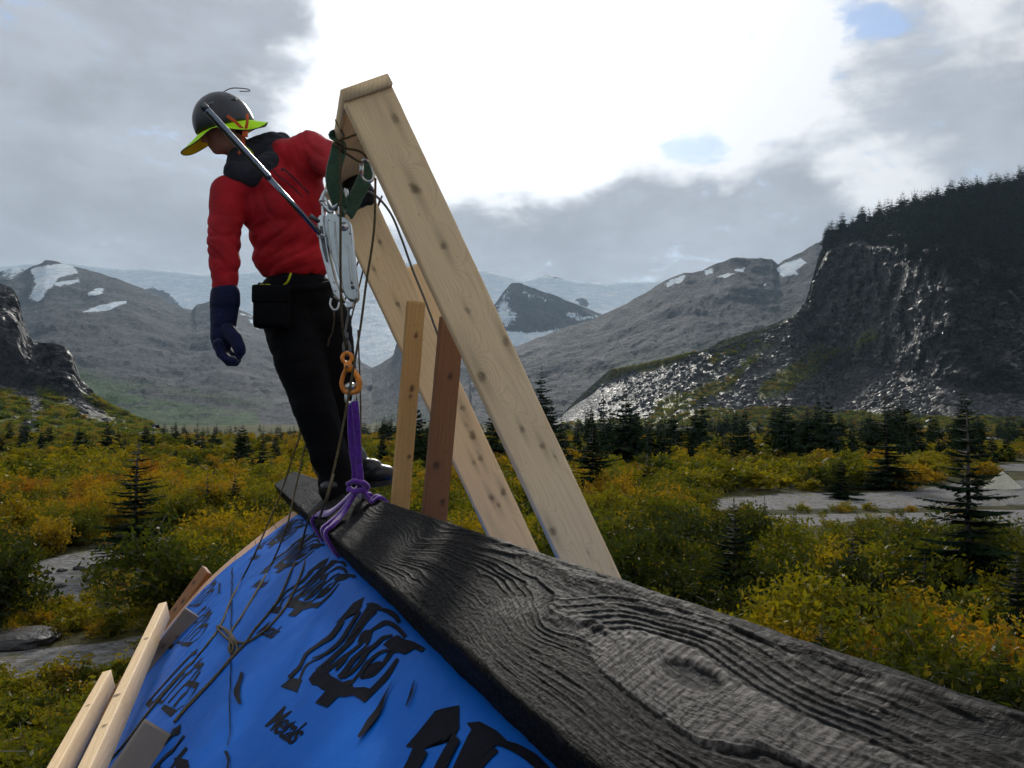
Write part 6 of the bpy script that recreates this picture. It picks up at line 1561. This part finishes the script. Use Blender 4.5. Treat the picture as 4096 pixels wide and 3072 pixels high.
def build_brim():
    nu, nr = 96, 10; V = []; th = np.linspace(0, 2 * np.pi, nu, endpoint=False)
    for j in range(nr):
        t = j / (nr - 1)
        for a in th:
            ct, st = math.cos(a), math.sin(a)
            dg_ = lambda c, wd: math.exp(-(((math.degrees(a) - c + 180) % 360 - 180) / wd) ** 2)     # lobes round the head: front, brow towards the camera, flap behind the ear
            w = .042 + .060 * dg_(18, 42) - .014 * dg_(-48, 24) + .056 * dg_(-118, 36) + .014 * dg_(150, 40)
            droop = -.016 - .030 * t - .030 * t * dg_(18, 50) + .022 * t * dg_(-48, 26) - .030 * t * dg_(-112, 34) + .006 * math.sin(5 * a + 1) * t * t
            V.append(hd3((.119 + w * t) * ct - .004, droop + .010, (.103 + w * t) * st))
    V = np.array(V); F4 = grid_faces(nr, nu, True)
    o = mk('brim', V, F4, M_NEON, man, True)
    low = V - HU * .0022; mk('brim_lining', low, F4[:, ::-1], M_NEONY, o, True)
    V2, F2 = tube(np.concatenate([V[-nu:], V[-nu:-nu + 1]]) - HU * .001, .0022, 6, cap=False); mk('brim_binding', V2, F2, M_GAITER, o, True)
    V3, F3 = tube(np.concatenate([np.array([hd3(.119 * math.cos(a) - .004, .002, .103 * math.sin(a)) for a in th]), [hd3(.115, .002, 0)]]), .0045, 6, cap=False); mk('brim_band', V3, F3, M_STRAP, o, True)
build_brim()
ZR1 = lambda x, y, d: U((700 + x / 2.212) / 4, (300 + y / 2.212) / 4, d)
bk = ZR1(622, 500, 3.545)
for nm, pts in (('strap', [ZR1(460, 362, 3.53), ZR1(540, 420, 3.535), bk]), ('strap', [ZR1(640, 345, 3.545), ZR1(638, 420, 3.535), bk]), ('strap', [bk, ZR1(600, 560, 3.56), ZR1(610, 630, 3.57), ZR1(560, 700, 3.58)])):
    o = band(nm, smooth_path(pts, 20), np.array([1., 0, .25]), .013, .0022, M_STRAP, man)
V, Fc = box(bk + np.array([.0, -.004, -.01]), np.eye(3), (.012, .004, .016), .002); mk('buckle', V, Fc, M_STRAP, man, True)
o = band('chin_strap', smooth_path([ZR1(610, 630, 3.57), ZR1(650, 660, 3.575), ZR1(690, 700, 3.585)], 16), np.array([1., 0, .2]), .012, .002, M_LIME, man)

# ---- neck gaiter
skin_over('neck_gaiter', limb([(244, 163, 3.66, 17), (258, 157, 3.70, 19), (272, 146, 3.74, 14)]) + limb([(236, 172, 3.62, 12), (254, 176, 3.62, 14), (272, 165, 3.64, 12), (280, 148, 3.72, 13)]) + [ell(282, 142, 3.74, 10)], .008, M_GAITER, man, 4,
          lambda P: .007 * fbm(P * np.array([16, 16, 26]), 3, ridged=True) - .002)
# ---- jacket
def jacket_wrinkle(P):
    px = project(P); X, Y = px[:, 0], px[:, 1]
    w = .006 * fbm(P * np.array([4.0, 4.0, 6.0]) + 1.7, 2) + .0012 * fbm(P * np.array([24, 24, 16]) + 3, 3)
    def crease(Q, amp, wd): n = fbm(Q, 2, .4); return -amp * np.exp(-(n / wd) ** 2) + .45 * amp * np.exp(-((n - 2.2 * wd) / (1.4 * wd)) ** 2)
    # drag lines running from the armpits and the hem, gathers at the elbow
    w += crease(np.stack([(X * .55 + Y * .83) / 17.0, (X * .83 - Y * .55) / 70.0, 0 * X], -1), .0075, .12) * sstep(200, 235, Y) * sstep(244, 262, X)
    w += crease(np.stack([(X * .9 - Y * .4) / 20.0, (X * .4 + Y * .9) / 60.0, 0 * X + 9], -1), .006, .12) * sstep(235, 210, Y) * sstep(240, 256, X)
    w += crease(np.stack([(Y - .5 * X) / 19.0, X / 40.0, 0 * X + 4], -1), .007, .12) * sstep(250, 240, X) * (.35 + .65 * np.exp(-((Y - 252) / 30) ** 2))
    return w
jit = [ell(294, 268, 3.76, 37, 26, 18), ell(291, 258, 3.75, 39, 27, 26), ell(289, 235, 3.74, 40, 29, 30), ell(282, 208, 3.72, 45, 30, 32), ell(272, 186, 3.70, 42, 28, 22), ell(268, 174, 3.70, 34, 24, 16), ell(290, 160, 3.71, 30, 24, 22), ell(306, 168, 3.70, 20, 22, 24), ell(304, 200, 3.72, 22, 24, 40), ell(302, 240, 3.74, 22, 24, 26), ell(236, 192, 3.66, 20, 21, 17)]
jit += limb([(229, 193, 3.64, 19), (225, 222, 3.61, 17), (224, 252, 3.58, 16.5), (225, 275, 3.57, 14.0), (225.5, 294, 3.56, 11.5)])
jit += limb([(308, 152, 3.70, 21), (326, 158, 3.62, 18), (338, 170, 3.50, 15)])
jacket = skin_over('jacket', jit, .0085, M_JACKET, man, 4, jacket_wrinkle)
mkz = lambda pts, r, m, nm: mk(nm, *tube(smooth_path(pts, 30), r, 6), m, jacket, True)
for nm, pts in (('drawcord', [ZR1(840, 780, 3.535), ZR1(900, 880, 3.535), ZR1(1000, 960, 3.545), ZR1(1130, 1080, 3.57)]), ('drawcord', [ZR1(945, 850, 3.535), ZR1(955, 830, 3.53), ZR1(1040, 900, 3.54), ZR1(1190, 1050, 3.58)])):
    mkz(pts, .003, M_GAITER, nm)
V, Fc = band('tmp_', smooth_path([ZR1(800, 760, 3.55), ZR1(760, 1000, 3.52), ZR1(720, 1250, 3.53), ZR1(700, 1500, 3.55)], 24), np.array([1., 0, 0]), .012, .003, M_GAITER, jacket), None
bpy.data.objects.remove(V)
# ---- gloves: palm, four bent fingers of different lengths and a thumb
def build_glove():
    it = limb([(225, 298, 3.56, 14.5), (224, 312, 3.56, 14), (223.5, 322, 3.555, 12.8)], .8) + limb([(223.5, 322, 3.555, 12.5), (222, 336, 3.55, 11.5), (222, 344, 3.55, 9.5)], .75)
    for k, (dz, ln) in enumerate(((-.045, .9), (-.022, 1.05), (.0, 1.0), (.022, .8))):
        it += limb([(218 + k * 2.0, 344, 3.55 + dz, 5.0), (220 + k * 2.2 + 1.5 * ln, 344 + 11 * ln, 3.548 + dz, 4.7), (225 + k * 2.0 + 2 * ln, 344 + 17 * ln, 3.545 + dz, 4.3), (232 + k * 1.8 + 1.5 * ln, 344 + (18.5 - k) * ln, 3.54 + dz, 3.9)], 1.0, .3)
    g = skin_over('glove', it, .0042, M_GLOVE, man, 3, lambda P: .0022 * fbm(P * 28, 3, ridged=True))
    th = skin_over('thumb', limb([(228, 330, 3.53, 7.5), (235, 338, 3.51, 7.2), (239, 347, 3.50, 6.6), (240, 351, 3.50, 6.0)], 1.0, .3), .0042, M_GLOVE, g, 3)
    cuff = skin_over('cuff', limb([(225.3, 295, 3.56, 14.8), (225, 302, 3.56, 15.2)], .85), .005, M_GLOVE, g, 3)
build_glove()
def build_far_glove():
    it = limb([(342, 172, 3.45, 14), (348, 178, 3.40, 13.5), (355, 184, 3.32, 13)], .9) + limb([(355, 184, 3.32, 12), (360, 194, 3.27, 10.5)], .8)
    for k, (dx, ln) in enumerate(((-9, .85), (-3, 1.0), (3, 1.0), (8, .8))):
        it += limb([(358 + dx, 196, 3.265, 4.6), (356 + dx, 196 + 7 * ln, 3.25, 4.4), (353 + dx, 196 + 10 * ln, 3.265, 4.2)], 1.0, .3)
    it += limb([(366, 186, 3.27, 5.5), (371, 194, 3.25, 5.0), (370, 201, 3.25, 4.4)], 1.0, .3)
    skin_over('glove', it, .0045, M_GLOVEP, man, 3, lambda P: .003 * fbm(P * 24, 3, ridged=True))
build_far_glove()
# ---- trousers
def trouser_wrinkle(P):
    px = project(P); Y = px[:, 1]
    return .006 * (fbm(P * np.array([8, 8, 16]), 4, ridged=True) - .2) + .006 * np.sin(Y / 6.5 + 3 * fbm(P * 4, 2)) * sstep(440, 470, Y) + .004 * np.sin(Y / 8 + 2 * fbm(P * 6, 2)) * np.exp(-((Y - 395) / 22) ** 2)
tit = [ell(298, 288, 3.76, 36, 26, 18), ell(300, 305, 3.77, 39, 28, 24)] + limb([(292, 322, 3.74, 29), (300, 360, 3.70, 25), (313, 402, 3.69, 21.5), (325, 440, 3.72, 19), (334, 470, 3.74, 18), (337, 488, 3.74, 17)]) + limb([(322, 322, 3.80, 29), (331, 362, 3.83, 24), (338, 402, 3.86, 19), (345, 440, 3.88, 16), (349, 466, 3.88, 14.5)])
trousers = skin_over('trousers', tit, .0095, M_TROUSER, man, 4, trouser_wrinkle)
V, Fc = tube(smooth_path([U(258, 286, 3.64), U(275, 289, 3.585), U(298, 289, 3.575), U(322, 286, 3.61), U(336, 282, 3.70)], 30), .017, 8, squash=.35, hint=(0, 1, 0)); mk('belt', V, Fc, M_TROUSER, man, True)
V, Fc = tube(smooth_path([U(284, 285, 3.565), U(288, 281, 3.555), U(291, 273, 3.555)], 12), .006, 8, squash=.5); mk('belt_tab', V, Fc, M_LIME, man, True)
for x in (262, 268): V, Fc = box(U(x, 285, 3.585), np.eye(3), (.010, .004, .004), .001); mk('belt_tab', V, Fc, M_LIME, man, True)
def build_pouch():
    c = U(272, 307, 3.575); V, Fc = box(c, np.array([[1, .1, 0], [-.1, 1, 0], [0, 0, 1.]]), (.076, .040, .094), .022)
    o = mk('tool_pouch', V, Fc, M_TROUSER, man, True); V, Fc = box(c + np.array([0, -.012, .052]), np.array([[1, .1, 0], [-.1, 1, 0], [0, 0, 1.]]), (.078, .034, .040), .012); mk('pouch_flap', V, Fc, M_TROUSER, o, True)
build_pouch()
# ---- boots
def build_boot(heel, toe, upv, name='boot'):
    heel, toe = np.asarray(heel), np.asarray(toe); fw = unit(toe - heel); L = np.linalg.norm(toe - heel); upv = unit(upv - fw * (upv @ fw)); rt = np.cross(fw, upv); AX = np.stack([fw, rt, upv])
    P = lambda f, r, u: heel + fw * f * L + rt * r + upv * u
    it = [ellipsoid(P(.18, 0, .055), AX, (.062, .044, .050), 16, 12), ellipsoid(P(.45, 0, .050), AX, (.10, .046, .044), 16, 12), ellipsoid(P(.78, 0, .046), AX, (.075, .050, .040), 16, 12), ellipsoid(P(.93, 0, .042), AX, (.042, .042, .034), 16, 12), ellipsoid(P(.22, 0, .12), AX, (.056, .046, .075), 16, 12), ellipsoid(P(.50, 0, .085), AX, (.070, .042, .036), 16, 12)]
    o = skin_over(name, it, .006, M_BOOT, man, 3)
    sol = [(f, w) for f, w in ((0, .026), (.06, .038), (.3, .036), (.5, .040), (.75, .050), (.92, .040), (1.02, .018))]
    ol = [(f * L, w) for f, w in sol] + [(f * L, -w) for f, w in sol[::-1]]
    V, Fc = prism(ol, heel + upv * .004, fw, rt, .026, .004); mk('sole', V, Fc, M_SOLE, o, False)
    for k in range(4):
        V, Fc = tube(smooth_path([P(.42 + .09 * k, .03, .088 - .012 * k), P(.44 + .09 * k, 0, .108 - .013 * k), P(.42 + .09 * k, -.03, .088 - .012 * k)], 10), .0035, 6); mk('lace', V, Fc, M_GAITER, o, True)
build_boot(U(352, 486, 3.88), U(391, 482.5, 3.80), np.array([-.12, -.1, 1.0]))
build_boot(beam_pt(1.10, .42, .012), beam_pt(.83, .30, .012), BN * .6 + np.array([0, 0, .5]))

# ================================================================== small things in the valley
def pyramid_tent():
    g = ground_at(1003, 487.5); g[2] = float(ground_z(g[:1], g[1:2])[0]); h = 1.42; w = 1.05
    m = plain('cream_tent_cloth', (0.52, 0.49, 0.38), .8, .2, 0, (6, .3, .05), .12, vscale=3)
    root = thing('pyramid_tent', 'cream pyramid tent pitched on the gravel at the right', 'tent', g)
    n = 40; rows = 14; V = []
    for j in range(rows):
        t = j / (rows - 1)
        for i in range(n):
            a = 2 * math.pi * i / n; side = 1 / max(abs(math.cos(a)), abs(math.sin(a))); sag = 1 - .10 * math.sin(math.pi * t) * (1 - abs(math.sin(2 * a)))
            r = (1 - t) ** .92 * w * (side * .9) * sag + .03; V.append(g + np.array([r * math.cos(a + .5) * 1.12, r * math.sin(a + .5), t * h - .03 + .02 * math.sin(9 * a) * (1 - t)]))
    mk('canopy', np.array(V), grid_faces(rows, n, True), m, root, True)
    V, Fc = tube([g + np.array([0, 0, h - .1]), g + np.array([0, 0, h + .04])], [.06, .02], 8); mk('peak_cap', V, Fc, plain('peak_patch', (.35, .10, .07), .7), root, True)
    for a in (.5, 2.07, 3.64, 5.21):
        c, s_ = math.cos(a + .785), math.sin(a + .785); V, Fc = tube([g + np.array([c * w * 1.25, s_ * w * 1.25, .05]), g + np.array([c * w * 1.7, s_ * w * 1.7, -.02])], .012, 5); mk('guy_line', V, Fc, M_ROPE, root, True)
    V, Fc = ellipsoid(g + np.array([1.9, -.4, .1]), np.eye(3), (.45, .3, .22)); 
pyramid_tent()
def stones():
    rg = np.random.RandomState(9)
    spec = [((16, 640), .95, .34, 'broad flat grey boulder at the lower left frame edge'), ((745, 452), 2.2, .5, 'pale flat boulder among willows before the talus'), ((806, 451), 2.6, .5, 'long pale boulder below the cliff foot, left of the columnar spruce'),
            ((989, 441), 3.2, .55, 'bright white boulder under the cliff near the right frame edge'), ((212, 456), 1.9, .45, 'grey rounded boulder left of the man beside the stream'), ((190, 452), 1.7, .35, 'low pale slab left of the man in the heath'),
            ((48, 571), .17, .7, 'leftmost dark stone on the left gravel patch'), ((62, 569), .19, .7, 'middle dark stone on the left gravel patch'), ((79, 567), .2, .7, 'rightmost dark stone on the left gravel patch'), ((60, 583), .22, .6, 'dark stone nearest the camera on the left gravel patch'),
            ((668, 449), 1.6, .5, 'small pale boulder between belt spruces'), ((245, 452), 1.2, .5, 'small stone at the foot of the round willow')]
    for k, ((x, y), r, f, lab) in enumerate(spec):
        g = ground_at(x, y); g[2] = float(ground_z(g[:1], g[1:2])[0]); me = rock_mesh(200 + k, 3); me.materials.append(M_BOULDER if r > 1.0 else M_TALUS)
        o = bpy.data.objects.new('boulder', me); COL.objects.link(o); o.location = g + np.array([0, 0, r * f * .3]); o.scale = (r, r * .8, r * f); o.rotation_euler = (0, 0, rg.rand() * 6); tag(o, lab, 'boulder', 'boulders on the valley floor')
stones()

# ------------------------------------------------------------------ where two plants would share a label, their order from the left tells them apart
def settle_labels():
    by = {}
    for o in SC.objects:
        if o.parent is None and o.get('category') in ('shrub', 'tree'): by.setdefault(o['label'], []).append(o)
    names = ['leftmost', 'second', 'third', 'fourth', 'fifth', 'sixth', 'seventh', 'eighth', 'ninth', 'tenth', 'eleventh', 'twelfth', 'thirteenth', 'fourteenth', 'fifteenth', 'sixteenth', 'seventeenth', 'eighteenth']
    for lab, obs in by.items():
        if len(obs) < 2: continue
        obs.sort(key=lambda o: o.location.x / max(o.location.y, 1))
        for i, o in enumerate(obs):
            pre = 'rightmost' if i == len(obs) - 1 else names[min(i, len(names) - 1)]
            new = pre + ' ' + lab
            if i == len(obs) - 1 and len(obs) > 2 or i in (0, len(obs) - 1): pass
            if len(new.split()) > 16: new = ' '.join(new.replace(', ', ' ').split()[:16])
            o['label'] = new
settle_labels()
